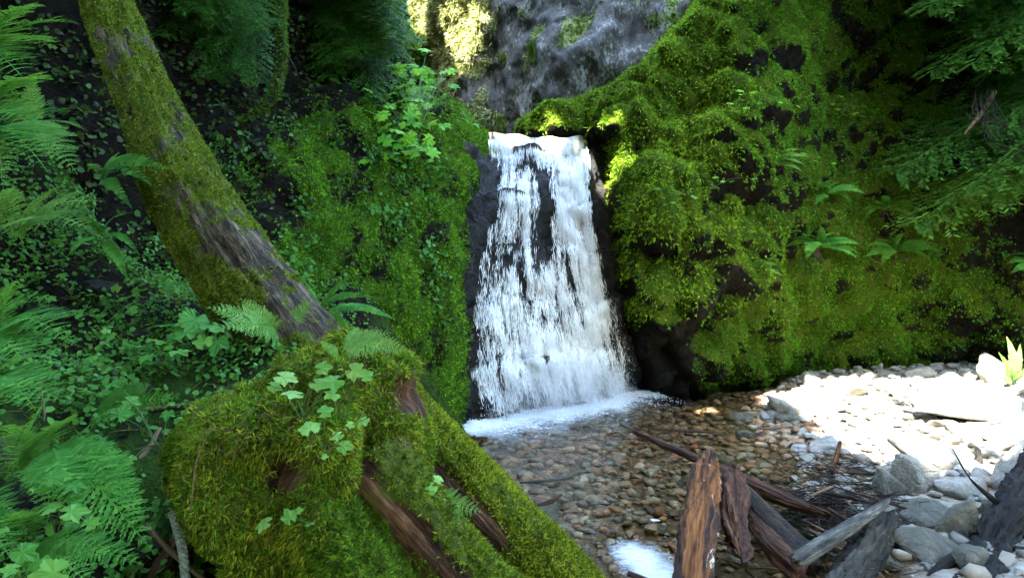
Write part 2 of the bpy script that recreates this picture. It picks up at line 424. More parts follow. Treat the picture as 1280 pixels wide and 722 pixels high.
def white_water(name, alpha):
    s = N(name)
    d = s.add('ShaderNodeBsdfPrincipled'); d.inputs['Base Color'].default_value = (.92, .95, .98, 1); d.inputs['Roughness'].default_value = .35
    t = s.add('ShaderNodeBsdfTranslucent'); t.inputs[0].default_value = (.92, .95, .98, 1)
    sh = s.mixsh(.35, d.outputs[0], t.outputs[0])
    if alpha:
        uv = s.attr('flow', 'Vector'); dens = s.attr('dens')
        a = s.noise(1.0, 6, .7, s.mapv(uv, (26, 3.0, 1)), .8); b = s.noise(1.0, 5, .7, s.mapv(uv, (110, 14, 1)), .5)
        f = s.math('ADD', s.math('MULTIPLY', a, .55), s.math('MULTIPLY', b, .45))
        f = s.math('ADD', f, s.math('MULTIPLY', s.math('SUBTRACT', dens, .5), .5))
        f = s.ramp(f, [(.48, 0.0), (.74, .82)])
        tp = s.add('ShaderNodeBsdfTransparent')
        sh = s.mixsh(f, tp.outputs[0], sh)
    return s.end(sh)
M['fall'] = white_water('falling water', True); M['drop'] = white_water('white water drops', False)
s = N('smooth stream water'); bp = s.bump(s.noise(8, 4, .6), .6, .03)
M['dark_water'] = s.end(s.bsdf((.05, .06, .05), .12, .5, bp))

# ------------------------------------------------------------------ stream bed (height field)
def edge_x(y): return np.interp(y, [3, 5.2, 7, 8.5, 10, 11.5, 13, 14.5, 17], [2.3, 2.6, 3.3, 3.9, 4.15, 4.3, 5.1, 6.3, 7.5])
def bed_z(x, y):
    x = np.asarray(x, float); y = np.asarray(y, float)
    p = np.stack([x, y, np.zeros_like(x)], -1).reshape(-1, 3)
    n = fbm(p, .8, 4, 3).reshape(x.shape) * .07 + fbm(p, 4.5, 2, 9).reshape(x.shape) * .025
    e = x - edge_x(y)
    z = np.where(e < 0, np.maximum(e * .16, -.26), .38 * (1 - np.exp(-np.maximum(e, 0) * .55)))
    z = z + .55 * sstep(5.5, 10, x) * sstep(13, 8, y) * .6
    z = z - .35 * sstep(7.2, 5.0, y) * sstep(3.4, 2.2, x)
    return z + n

def ground(px, py, lift=0.0):
    Y = 10.0
    for _ in range(14):
        X = (px - CX) / FPX * Y; zc = float(bed_z(np.array([X]), np.array([Y]))[0]) + lift
        Y = .5 * Y + .5 * (EYE - zc) * FPX / (py - HY)
    return P3(px, py, Y)

gx, gy = np.meshgrid(np.arange(-3.2, 16, .09), np.arange(2.6, 18, .09), indexing='ij')
gz = bed_z(gx, gy)
V = np.stack([gx, gy, gz], -1).reshape(-1, 3)
dry = sstep(-.02, .14, gz.ravel() + .04 * fbm(V, 3, 3, 4))
bed = obj('stream_bed', mesh('stream_bed', V, grid_faces(*gx.shape)[:, ::-1], M['bed'], attrs={'dry': dry}), None,
          'shallow stream bed of brown and tan stones rising into a pale gravel bar', 'stream bed', kind='structure')

# pool surface
wx, wy = np.meshgrid(np.arange(-3, 8.6, .08), np.arange(2.8, 15.6, .08), indexing='ij')
V = np.stack([wx, wy, np.zeros_like(wx)], -1).reshape(-1, 3)
dd = np.sqrt((V[:, 0] - .9) ** 2 + (V[:, 1] - 11.4) ** 2)
V[:, 2] += .02 * np.sin(dd * 9 + 2 * fbm(V, .9, 3, 2)) * np.exp(-dd * .35) + .006 * fbm(V, 2.2, 3, 8)
tt = np.clip((V[:, 0] + .5) / 2.9, 0, 1); by0 = 10.6 + tt * 2.1; df = np.hypot(np.maximum(0, by0 - V[:, 1]), np.maximum(0, np.abs(V[:, 0] - .75) - 1.2) * 1.3)
foam = np.exp(-df / (.75 + .6 * fbm(V, 1.6, 3, 19))) * (V[:, 1] < by0 + 1.2)
foam = np.maximum(foam, .85 * np.exp(-((V[:, 0] - 1.12 + .15 * (V[:, 1] - 5.6)) / .24) ** 2) * sstep(6.3, 5.7, V[:, 1]))   # white water where the pool drains
pool = obj('pool_water', mesh('pool_water', V, grid_faces(*wx.shape)[:, ::-1], M['water'], attrs={'foam': foam}), None,
           'clear shallow pool below the waterfall', 'water', kind='structure')

# pebbles
def stone_mesh(name, m, seed, npt=17):
    """angular water-worn stone: hull of a few random points"""
    import bmesh
    r = np.random.default_rng(seed + 400); p = norm(r.normal(size=(npt, 3))) * r.uniform(.82, 1.05, (npt, 1))
    p *= np.array([1.0, r.uniform(.6, .95), r.uniform(.32, .6)])
    b = bmesh.new(); [b.verts.new(q) for q in p]; bmesh.ops.convex_hull(b, input=b.verts[:])
    bmesh.ops.delete(b, geom=[v for v in b.verts if not v.link_faces], context='VERTS')
    bmesh.ops.triangulate(b, faces=b.faces[:]); bmesh.ops.recalc_face_normals(b, faces=b.faces[:]); b.verts.index_update()
    V = np.array([v.co[:] for v in b.verts]); F = np.array([[v.index for v in f.verts] for f in b.faces]); b.free()
    return V, F

PV = [stone_mesh('pebble', None, k, 14 + k % 8) for k in range(14)]
def scatter_stones(n, xr, yr, rmin, rmax, cond, lift, count, nm, stuffname, m_obj, m_stuff, power=2.2):
    x = R.uniform(*xr, n); y = R.uniform(*yr, n); r = rmin + (rmax - rmin) * R.random(n) ** power
    z = bed_z(x, y); k = cond(x, y, z); x, y, z, r = x[k], y[k], z[k], r[k]
    P = np.stack([x, y, z + r * lift], 1); iv = in_view(P, 60); P, r = P[iv], r[iv]
    px, py = to_px(P); vis = (px > 0) & (px < 1280) & (py > 0) & (py < 722) & (px > 560 + np.maximum(0, py - 520) * .9)
    order = np.argsort(-(r / P[:, 1]) * vis)
    big, rest = order[:count], order[count:]
    mes = [mesh(nm, v, f, m_obj, k % 3 > 0) for k, (v, f) in enumerate(PV)]
    for i in big:
        o = obj(nm, mes[int(R.integers(len(mes)))], bed)
        o.location = P[i]; o.scale = (r[i],) * 3; o.rotation_euler = (R.normal() * .25, R.normal() * .25, R.uniform(0, 6.28))
    parts = []
    for t, (v, f) in enumerate(PV):
        I = rest[t::len(PV)]; a = R.uniform(0, 6.28, len(I)); ca, sa = np.cos(a)[:, None], np.sin(a)[:, None]
        vv = np.stack([v[None, :, 0] * ca - v[None, :, 1] * sa, v[None, :, 0] * sa + v[None, :, 1] * ca, np.repeat(v[None, :, 2], len(I), 0)], -1) * r[I][:, None, None] + P[I][:, None]
        parts.append((vv.reshape(-1, 3), (f[None] + (np.arange(len(I)) * len(v))[:, None, None]).reshape(-1, 3)))
    V, F = join(parts)
    obj(stuffname, mesh(stuffname, V, F, m_stuff), bed, kind='stuff')
scatter_stones(15500, (-2.2, 6.2), (4.2, 14.6), .02, .13, lambda x, y, z: (x < edge_x(y) + .35), .25, 300, 'pebble', 'small_pebbles', M['pebble'], M['pebbles'], 3.2)
scatter_stones(11500, (2.3, 11.5), (5, 16.5), .014, .16, lambda x, y, z: (x > edge_x(y) - .25), .3, 290, 'stone', 'gravel', M['stone'], M['stones'], 5.0)

# ------------------------------------------------------------------ cliffs
def relief(ctrl, extra, xr, zr, step, disp, lam=.05, curl=None):
    c = np.array([P3(*k) for k in ctrl] + [list(k) for k in extra])
    f = tps(c[:, [0, 2]], c[:, 1], lam)
    X, Z = np.meshgrid(np.arange(*xr, step), np.arange(*zr, step), indexing='ij')
    Pn = np.stack([X, f(X, Z), Z], -1)
    du = np.gradient(Pn, axis=0); dv = np.gradient(Pn, axis=1)
    n = norm(np.cross(du, dv)); n[n[..., 1] > 0] *= -1
    V = Pn.reshape(-1, 3); n = n.reshape(-1, 3)
    V = V + n * disp(V, n)[:, None]
    if curl is not None: V[:, 1] += curl(V)
    return V, grid_faces(*X.shape), f

def lumps(p, scale, seed, stretch=.8):
    d1, d2 = worley(p * np.array([1, 1, stretch]), scale, seed)
    return np.clip(1 - (d1 / .75) ** 2, 0, 1)

# left cliff
ctrlL = [(585, 545, 10.3), (588, 450, 10.5), (590, 350, 10.9), (598, 250, 11.6), (602, 172, 12.4), (540, 550, 9.7), (540, 350, 10.0), (545, 200, 11.2), (535, 100, 12.8),
         (450, 480, 8.7), (450, 300, 9.4), (450, 150, 10.8), (450, 0, 12.6), (350, 350, 8.2), (350, 200, 9.2), (350, 100, 10.2), (350, 0, 10.9),
         (200, 300, 7.4), (200, 100, 8.5), (200, 0, 8.9), (0, 300, 6.4), (0, 0, 7.0), (560, 120, 14.0), (538, 40, 16.0)]
def dispL(V, n):
    x, y = to_px(V)
    sm = sstep(470, 560, x) * sstep(200, 330, y)
    return .26 * fbm(V, .55, 4, 21) + .26 * lumps(V, 1.1, 5) * (1 - .5 * sm) + .16 * lumps(V, 2.8, 6) + .05 * lumps(V, 6, 8) + .05 * fbm(V, 5, 3, 7)
LV, LF, fL = relief(ctrlL, [(-10, 4, 3), (-11, 5.5, 10), (-6, 13.5, 12), (-1.2, 17.5, 11), (-.4, 10.6, -.9), (-3, 8.3, -.5)], (-11, -.5), (-.8, 11.5), .06, dispL, .05, lambda V: 1.6 * sstep(-1.0, -.5, V[:, 0] + .3 * fbm(V, 1.5, 3, 8) + .24 * np.maximum(0, V[:, 2] - 4.9)) ** 1.5 + 9 * sstep(.0, .7, V[:, 2] + .3 * fbm(V, 1.1, 3, 13) - np.interp(V[:, 0], [-3.9, -3.3, -2.7, -2.1, -1.5, -.75], [12, 8.2, 7.2, 6.5, 6.0, 5.4])))
lx, ly = to_px(LV)
nz = vnormals(LV, LF); nz *= np.sign(-nz[:, 1:2] + 1e-9)
mossL = np.clip(.25 + .75 * sstep(240, 430, lx) * sstep(60, 200, ly) + .5 * fbm(LV, .9, 4, 31), 0, 1) * sstep(-60, 180, ly + .25 * (lx - 300)) * (.4 + .6 * sstep(180, 420, lx)) 
crevShadeL = sstep(.08, .4, lumps(LV, 2.8, 6)) * (.35 + .65 * sstep(.0, .35, lumps(LV, 1.1, 5))) * (.5 + .5 * sstep(-.25, .1, fbm(LV, 4, 3, 34)))  # bares near-black rock in the creases, putting their shade into the colour
mossL = np.clip(mossL * 1.35, 0, 1) * (.42 + .58 * crevShadeL) * (1 - .5 * sstep(.05, .3, fbm(LV, 1.7, 4, 36) + .12 * sstep(520, 380, lx) - .12 * sstep(520, 570, lx)))
mossL *= 1 - .9 * sstep(575, 588, lx) * sstep(200, 260, ly)
left = obj('left_cliff', mesh('left_cliff', LV, LF, M['cliff_left'], attrs={'moss': mossL}), None, 'steep mossy slope left of the waterfall with dirt and dark rock', 'cliff', kind='structure')
if nz is not None:
    p, q = scatter(LV, LF, 60000, np.clip(mossL * 1.2 - .2, 0, 1)); q *= np.sign(-q[:, 1:2] + 1e-9)
    V, F = blades(p, q, 3, .05, .011, .8, .5)
    obj('moss', mesh('moss', V, F, M['moss_left'], False), left, kind='stuff')
    dk = (.25 + .75 * (fbm(LV, 1.1, 3, 33) > -.05)) * (1 - np.clip(mossL * 1.3, 0, 1))
    p, q = scatter(LV, LF, 21000, dk); q *= np.sign(-q[:, 1:2] + 1e-9)
    V, F = leaves_flat(p - np.array([0, 1, 0]) * R.uniform(0, .12, len(p))[:, None], norm(q + [0, -.2, .6]), .04, .5)
    obj('undergrowth', mesh('undergrowth', V, F, M['under'], True), left, kind='stuff')

# right cliff
ctrlR = [(660, 150, 15.2), (700, 155, 13.8), (745, 178, 12.9), (735, 215, 12.35), (748, 280, 12.3), (775, 350, 12.5), (790, 420, 13.0), (815, 482, 13.8), (880, 478, 14.3), (780, 120, 13.9), (820, 200, 12.3), (850, 100, 12.9), (850, 280, 11.9), (880, 360, 12.4), (885, 430, 13.8),
         (950, 40, 12.8), (950, 200, 12.6), (935, 300, 12.9), (930, 400, 14.0), (940, 470, 14.7), (900, -20, 13.2), (1050, 80, 14.4), (1050, 220, 14.0), (1050, 330, 13.9), (1050, 420, 14.5), (1060, 468, 15.0), (1160, 60, 14.5), (1160, 230, 13.9), (1160, 350, 14.0), (1160, 455, 15.2), (1280, 60, 13.8), (1280, 250, 13.2), (1280, 380, 13.6), (1280, 450, 14.6)]
def dispR(V, n):
    x, y = to_px(V); b = sstep(1000, 930, x)
    return .2 * fbm(V, .5, 4, 41) + (.26 + .2 * b) * lumps(V, 1.0, 15, .75) + (.2 + .22 * b) * lumps(V, 2.0, 16, .7) + (.07 + .14 * b) * lumps(V, 4.2, 17, .7) + .05 * fbm(V, 5, 3, 7)
RV, RF, fR = relief(ctrlR, [(14, 11.5, 2), (14, 12, 8), (5, 14.5, 11), (9, 14.5, 11), (2.2, 15.5, 8), (3.5, 15.5, -.8), (9, 16, -.8)], (.55, 15), (-.8, 11.5), .055, dispR, .05, lambda V: 1.8 * sstep(.45, .05, V[:, 0] - np.interp(V[:, 2], [0, 2, 5], [2.3, 1.8, 1.5]) + .1 * fbm(V, 1.5, 3, 9)) * sstep(5.02, 4.86, V[:, 2]) + 5 * sstep(.0, .5, V[:, 2] + .25 * fbm(V, 1.3, 3, 12) - np.interp(V[:, 0], [0, 1.87, 2.96, 3.74, 4.1, 4.6], [5.3, 5.95, 6.75, 7.7, 8.8, 12])))
rx, ry = to_px(RV)
rn = vnormals(RV, RF); rn *= np.sign(-rn[:, 1:2] + 1e-9)
mossR = np.clip(.55 + .3 * sstep(880, 960, rx) * sstep(250, 360, ry) + .8 * rn[:, 2] + .6 * fbm(RV, .8, 4, 51) + .25 * fbm(RV, 3, 3, 52), 0, 1)
mossR *= 1 - .95 * sstep(905, 875, rx - .15 * (ry - 400)) * sstep(395, 430, ry + .25 * (rx - 800)) * sstep(40, -10, rx - 858)
mossR *= 1 - .85 * sstep(800, 740, rx) * sstep(-1, 12, rx - 735 + 0 * ry) * sstep(215, 240, ry) * sstep(780, 740, rx - (ry - 240) * .22) 
mossR *= .45 + .55 * sstep(1250, 1050, rx + .1 * (300 - ry))
crevShadeR = sstep(.1, .45, lumps(RV, 2.0, 16, .7)) * (.4 + .6 * sstep(.05, .4, lumps(RV, 4.2, 17, .7))) * (.45 + .55 * sstep(-.25, .1, fbm(RV, 4, 3, 54)))  # thins moss to dark rock between lumps, so crease shade is painted in
mossR = np.clip(mossR * 1.7, 0, 1) * (.7 + .3 * crevShadeR)
right = obj('right_cliff', mesh('right_cliff', RV, RF[:, ::-1], M['cliff_right'], attrs={'moss': mossR}), None, 'tall mossy rock wall right of the waterfall with hanging moss lumps', 'cliff', kind='structure')
p, q = scatter(RV, RF, 80000, np.clip(mossR * 1.3 - .25, 0, 1)); q *= np.sign(-q[:, 1:2] + 1e-9)
xx, yy = to_px(p); yel = R.random(len(p)) < sstep(1010, 900, xx + 60 * fbm(p, .7, 3, 3)) * sstep(420, 380, yy + .0 * xx) * .95
V, F = blades(p[yel], q[yel], 3, .075, .015, .7, .8)
obj('moss', mesh('moss', V, F, M['moss_mix'], False), right, kind='stuff')
V, F = blades(p[~yel], q[~yel], 3, .06, .0135, .7, .6)
obj('moss', mesh('moss', V, F, M['moss_green'], False), right, kind='stuff')

# gorge wall behind the lip
ctrlG = [(560, 150, 17.5), (590, 100, 17.2), (600, 0, 17.2), (555, 30, 18.5), (640, 140, 16.0), (700, 120, 15.0), (700, 0, 15.5), (800, 90, 14.4), (800, 0, 14.8), (880, 20, 14.0), (560, -60, 18), (650, -80, 16.5)]
def dispG(V, n):
    W = V + .15 * np.stack([fbm(V, 1.5, 2, 68), fbm(V, 1.5, 2, 69), 0 * V[:, 0]], -1)
    d1, d2 = worley(W * np.array([1, 1, .55]), 1.1, 68); e1, e2 = worley(W * np.array([1, 1, .6]), 3.0, 69)
    return .45 * d1 + .22 * e1 + .3 * fbm(V, .5, 4, 61) + .06 * fbm(V, 4, 3, 63)
GV, GF, fG = relief(ctrlG, [(-2.4, 21, 6), (-2.6, 21, 10), (5, 14.5, 11), (0, 19, 12), (3, 16, 4.5), (-1.5, 18, 4)], (-2.9, 5.5), (4.2, 13), .06, dispG)
gxp, gyp = to_px(GV)
mossG = np.clip(.1 + .9 * sstep(630, 580, gxp) * (fbm(GV, 1.2, 3, 5) > -.2) + .75 * sstep(.05, .3, fbm(GV * np.array([1, 1, .7]), 1.5, 4, 66)), 0, 1)
sm = N('gorge wall'); gv = sm.mapv(sm.co(), (1, 1, .55)); gr = sm.noise(1.5, 5, .55, gv); g2 = sm.noise(18, 4, .55, gv); g3 = sm.noise(34, 5, .7)
vo = sm.add('ShaderNodeTexVoronoi'); sm.put(vo.inputs['Vector'], sm.mapv(sm.co(), (1, 1, .5))); vo.inputs['Scale'].default_value = 7.0
sx3 = sm.add('ShaderNodeSeparateColor'); sm.l.new(vo.outputs['Color'], sx3.inputs[0])
rock = sm.ramp(sm.math('ADD', sm.math('ADD', sm.math('MULTIPLY', gr, .5), sm.math('MULTIPLY', g2, .44)), sm.math('MULTIPLY', sx3.outputs[0], .06)), [(.4, (.004, .0038, .003)), (.48, (.016, .015, .011)), (.54, (.045, .044, .036)), (.6, (.17, .175, .165))])
gm = sm.ramp(sm.math('ADD', sm.attr('moss'), sm.math('MULTIPLY', sm.math('SUBTRACT', g2, .5), 1.4)), [(.5, 0.0), (.7, 1.0)])
M['gorge'] = sm.end(sm.bsdf(sm.mix(gm, rock, sm.ramp(g3, [(.3, (.05, .06, .01)), (.7, (.2, .24, .05))])), .55, .4, sm.bump(sm.math('ADD', sm.math('MULTIPLY', vo.outputs['Distance'], .7), sm.math('ADD', sm.math('MULTIPLY', g2, .6), sm.math('MULTIPLY', g3, .5))), .7, .08)))
gorge = obj('gorge_wall', mesh('gorge_wall', GV, GF[:, ::-1], M['gorge'], True, attrs={'moss': mossG}), None, 'grey and dark weathered rock wall rising behind the lip of the waterfall', 'cliff', kind='structure')
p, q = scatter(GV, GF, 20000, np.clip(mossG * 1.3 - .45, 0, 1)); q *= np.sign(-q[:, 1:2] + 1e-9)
xx, yy = to_px(p); pl = xx < 622  # moss on this side is paled to imitate the white sun patch
for sel, mk, ln in ((pl, 'moss_sun_pale', .14), (~pl, 'moss_dark', .09)):
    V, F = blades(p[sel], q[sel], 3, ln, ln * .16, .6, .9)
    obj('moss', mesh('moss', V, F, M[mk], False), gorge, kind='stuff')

# ------------------------------------------------------------------ waterfall rock and water
ctrlW = [(575, 545, 10.6), (600, 535, 10.75), (690, 515, 11.5), (790, 492, 12.9), (840, 485, 13.6), (580, 400, 11.0), (690, 400, 11.75), (790, 400, 12.9), (580, 290, 11.5), (680, 290, 12.0), (765, 290, 12.6),
         (595, 210, 12.2), (665, 210, 12.5), (745, 215, 12.7), (600, 168, 12.9), (665, 168, 13.0), (735, 175, 13.1), (660, 320, 11.75), (660, 335, 11.6), (620, 430, 10.95), (720, 450, 11.9)]
def dispW(V, n):
    d1, d2 = worley(V * np.array([1, 1, .7]), 1.3, 71)
    e1, e2 = worley(V * np.array([1, 1, .8]), 3.2, 72)
    st = V[:, 2] * 1.1 + .5 * fbm(V, .8, 3, 74); led = (st - np.floor(st)) 
    return .2 * fbm(V, .8, 4, 73) + .26 * (d2 - d1) + .14 * (e2 - e1) + .2 * led - .22
WV, WF, fW = relief(ctrlW, [(-.9, 11.3, -.9), (1, 11.5, -.9), (3, 13.8, -.9), (1, 15.5, 5.05), (-.5, 15.5, 5.05), (2, 15.5, 5.05)], (-1.1, 3.4), (-.8, 4.98), .045, dispW)
fallrock = obj('waterfall_rock', mesh('waterfall_rock', WV, WF[:, ::-1], M['wet_rock'], False), None, 'dark wet rock face behind and beside the falling water', 'rock', kind='structure')

def rockY(x, z):
    f = fW(x, z); p = np.stack([x, f, z], -1)
    return f - dispW(p, None)
vq = np.linspace(0, 1, 9)
XL = np.interp; lip_z = 4.93
PYS = [160, 200, 250, 300, 350, 400, 450, 500, 530]
def fall_xy(u, v):
    """u across 0..1, v down 0..1 -> point on the rock face"""
    z = lip_z * (1 - v) + .0
    py = 165 + 360 * v
    lpx = np.interp(py, [165, 200, 250, 300, 350, 400, 450, 490, 525], [603, 605, 600, 592, 585, 584, 586, 590, 596])
    rpx = np.interp(py, [165, 200, 250, 300, 350, 400, 450, 490, 525], [737, 740, 743, 750, 760, 774, 786, 794, 800])
    yl = np.interp(v, [0, .3, .6, 1], [12.8, 11.9, 11.2, 10.75]); yr = np.interp(v, [0, .3, .6, 1], [13.0, 12.65, 12.6, 12.75])
    xl = (lpx - CX) / FPX * yl; xr = (rpx - CX) / FPX * yr
    x = xl + (xr - xl) * u
    y = rockY(x, z); k = sstep(.07, .0, v); y = np.minimum(y, 12.9 + .12 * u - .25 * np.minimum(v, .12))
    z = z + k * (.025 * np.sin(u * 7 + .6) + .02 * np.sin(u * 23) + .05 * (1 - u))
    return np.stack([x, y, z], -1)
def fall_dens(u, v):
    """how much white water runs where"""
    p = np.stack([u * 3.2, v * 2.2, np.zeros_like(u)], -1)
    d = .57 + .55 * fbm(p, 2.2, 4, 81)
    d += .4 * sstep(.14, .02, v)
    def hole(uc, vc, ru, rv, a): return a * np.exp(-((u - uc) / ru) ** 2 - ((v - vc) / rv) ** 2)
    w = .75 + .9 * fbm(p, 5, 3, 83)
    d -= w * (hole(.36, .12, .06, .06, .8) + hole(.5, .13, .07, .07, .8) + hole(.55, .29, .09, .16, .75) + hole(.53, .47, .07, .1, .6))
    d -= w * (hole(.08, .36, .07, .12, .8) + hole(.3, .5, .12, .08, .65) + hole(.5, .68, .13, .08, .7) + hole(.03, .75, .05, .2, .6) + hole(.2, .74, .1, .04, .5) + hole(.35, .6, .06, .1, .3))
    d -= hole(.0, .15, .12, .3, .7) + hole(1.0, .35, .07, .3, .5)
    d += hole(.78, .3, .1, .4, .45) + hole(.25, .25, .1, .2, .25) + hole(.72, .85, .25, .12, .3) + hole(.3, .82, .25, .15, .25)
    e = -.03 + .09 * fbm(np.stack([v * 9, 0 * v, 0 * v + 3], -1), 1, 3, 85) + .05
    return np.clip(d, 0, 1) * sstep(-.02, .09, u - e * (v > .05)) * sstep(1.0, .9, u + e * .6 * (v > .05))
fall = empty('waterfall', fall_xy(np.array([.5]), np.array([1.0]))[0], 'white waterfall pouring in broken streams down dark rock into the pool', 'waterfall', kind='structure')
U_, V_ = np.meshgrid(np.linspace(0, 1, 150), np.linspace(-.0, 1, 260), indexing='ij'); u, v = U_.ravel(), V_.ravel()
base = fall_xy(u, v); dens = fall_dens(u, v)
V = base + np.array([0, -1.0, .15]) * (.05 + .05 * dens + .05 * fbm(np.stack([u * 12, v * 5, 0 * u], -1), 1, 3, 91))[:, None]
child('water_sheet', mesh('water_sheet', V, grid_faces(150, 260), M['fall'], attrs={'dens': dens, 'flow': np.stack([u, v, 0 * u], -1)}), fall)
def drops(pos, d, L, W):
    """slim three-sided drops stretched along d"""
    m = len(pos); s = norm(np.cross(d, R.normal(size=(m, 3)))); t = np.cross(d, s)
    vs = [pos - d * L[:, None] * .5, pos + d * L[:, None] * .5]
    for a in (0, 2.094, 4.189): vs.append(pos + (s * math.cos(a) + t * math.sin(a)) * W[:, None] + d * (L * .15)[:, None])
    V = np.stack(vs, 1).reshape(-1, 3); b = (np.arange(m) * 5)[:, None, None]
    F = (b + np.array([[0, 3, 2], [0, 4, 3], [0, 2, 4], [1, 2, 3], [1, 3, 4], [1, 4, 2]])[None]).reshape(-1, 3)
    return V, F
n = 170000; u = R.random(n); v = R.random(n) ** .9; dn = fall_dens(u, v)
clump = .42 + 1.1 * fbm(np.stack([u * 30, v * 6, 0 * u], -1), 1, 4, 95)
k = R.random(n) < np.clip(dn * 1.25 - .18, 0, 1) * np.clip(clump, 0.04, 1); u, v = u[k], v[k]
p0 = fall_xy(u, v); p1 = fall_xy(u, np.minimum(v + .01, 1.0)); d = norm(p1 - p0 + R.normal(size=p0.shape) * np.array([.006, .004, .004]))
p = p0 + np.array([0, -1, .1]) * R.uniform(.03, .17, len(u))[:, None] + R.normal(size=p0.shape) * .012
Ls = R.uniform(.03, .24, len(u)); p[:, 2] = np.minimum(p[:, 2], 4.9 - Ls * .5)
Vd, Fd = drops(p, d, Ls, R.uniform(.0025, .0075, len(u)))
child('falling_streaks', mesh('falling_streaks', Vd, Fd, M['drop'], False), fall, kind='stuff')
n = 6000; u = R.uniform(.05, .98, n); v = 1 - .4 * R.random(n) ** 2
p = fall_xy(u, np.clip(v, 0, 1)) + np.stack([R.normal(size=n) * .04, -R.uniform(.05, .4, n) * v, R.normal(size=n) * .05], 1)
p[:, 2] = np.maximum(p[:, 2], .02)
d = norm(np.array([0, -.2, -1.0]) + R.normal(size=(n, 3)) * .3)
Vd, Fd = drops(p, d, R.uniform(.01, .05, n), R.uniform(.0015, .004, n))
child('spray', mesh('spray', Vd, Fd, M['drop'], False), fall, kind='stuff')
n = 10000; u = R.uniform(-.02, 1.08, n); dist = R.exponential(.2, n)
q = fall_xy(np.clip(u, 0, 1), np.ones(n)); q[:, 0] += (u - np.clip(u, 0, 1)) * 3
p = q + np.stack([dist * .55 + R.normal(size=n) * .05, -dist - .03, np.zeros(n)], 1)
k = R.random(n) < np.clip(.75 + .9 * fbm(p, 3.5, 4, 97) - dist * .35, 0, 1); p = p[k]; n = len(p)
p[:, 2] = .012 + R.random(n) * .05 * np.exp(-dist[k] * 3)
d = norm(np.stack([R.normal(size=n), R.normal(size=n) * .6, R.normal(size=n) * .06], 1))
Vd, Fd = drops(p, d, R.uniform(.012, .05, n), R.uniform(.003, .008, n))
child('foam', mesh('foam', Vd, Fd, M['drop'], False), fall, kind='stuff')
s = N('spray mist'); vp = s.add('ShaderNodeVolumePrincipled'); vp.inputs['Color'].default_value = (.95, .97, 1, 1); vp.inputs['Density'].default_value = .32; vp.inputs['Anisotropy'].default_value = .2
s.l.new(vp.outputs[0], s.out.inputs['Volume'])
MV, MF, _ = tube([(-.4, 10.45, .02), (.4, 10.75, .3), (1.3, 11.45, .35), (2.3, 12.3, .05)], [.12, .5, .55, .12], 24, 16, lambda tc, V, n: .1 * fbm(V, 1.4, 3, 55)); MV[:, 2] = np.maximum(MV[:, 2], .03)
child('mist', mesh('mist', MV, MF, s.m), fall, kind='stuff')
# stream above the lip
sx, sy = np.meshgrid(np.arange(-.6, 1.6, .1), np.arange(13.5, 18.5, .1), indexing='ij')
V = np.stack([sx, sy, np.full_like(sx, 4.9)], -1).reshape(-1, 3); V[:, 2] += .03 * fbm(V, 2.5, 3, 5) 
obj('upper_stream', mesh('upper_stream', V, grid_faces(*sx.shape)[:, ::-1], M['dark_water']), None, 'dark stream water running to the lip of the waterfall', 'water', kind='structure')

# ------------------------------------------------------------------ foreground bank (height field)
cb = [P3(*k) for k in [(215, 760, 2.6), (100, 740, 2.4), (0, 740, 2.2), (-120, 740, 2.0), (0, 520, 3.2), (150, 530, 3.4), (255, 460, 4.2), (100, 420, 4.6), (0, 390, 4.5), (0, 270, 5.2), (0, 130, 5.8), (-150, 250, 4.5), (100, 320, 5.6), (200, 385, 5.3),
      (330, 425, 4.8), (400, 415, 5.3), (455, 450, 5.6), (500, 520, 6.2), (540, 560, 8.0), (300, 380, 7.0), (420, 450, 7.8), (150, 330, 6.6)]]
cb += [np.array(k) for k in [(-.5, 9.2, -.2), (.5, 5.0, -.35), (.1, 3.2, .3), (-.5, 3.4, 1.05), (.5, 2.3, .5), (.1, 1.0, .85), (-1, .5, .95), (1.6, 2, -.3), (1.6, .5, .2), (-3, .5, 1.4), (-5, 1, 2.6), (-6.5, 3.5, 4.2), (-.6, 7, .1), (-1.0, 3.9, 1.75), (-1.9, 8.3, 1.9)]]
cb = np.array(cb); fB = tps(cb[:, :2], cb[:, 2], .03)
bx_, by_ = np.meshgrid(np.arange(-7.5, 1.5, .05), np.arange(.2, 9.6, .05), indexing='ij')
bz_ = fB(bx_, by_); BV = np.stack([bx_, by_, bz_], -1).reshape(-1, 3)
BV[:, 2] += .1 * fbm(BV, 1.4, 4, 101) + .05 * lumps(BV, 4, 102) + .02 * fbm(BV, 9, 2, 103)
BF = grid_faces(*bx_.shape)[:, ::-1]
mossB = np.clip(.35 + .8 * fbm(BV, 1.3, 4, 104), 0, 1)
bank = obj('stream_bank', mesh('stream_bank', BV, BF, M['bank'], attrs={'moss': mossB}), None, 'dark leafy bank sloping down from the left to the pool', 'bank', kind='structure')
def bank_z(x, y): return float(fB(np.array([x]), np.array([y]))[0])
def on_bank(px, py):
    """first point of the bank along the ray through a pixel"""
    for Y in np.arange(1.6, 9.0, .04):
        q = P3(px, py, Y)
        if q[2] <= bank_z(q[0], q[1]) + .03: return q
    return P3(px, py, 6.0)

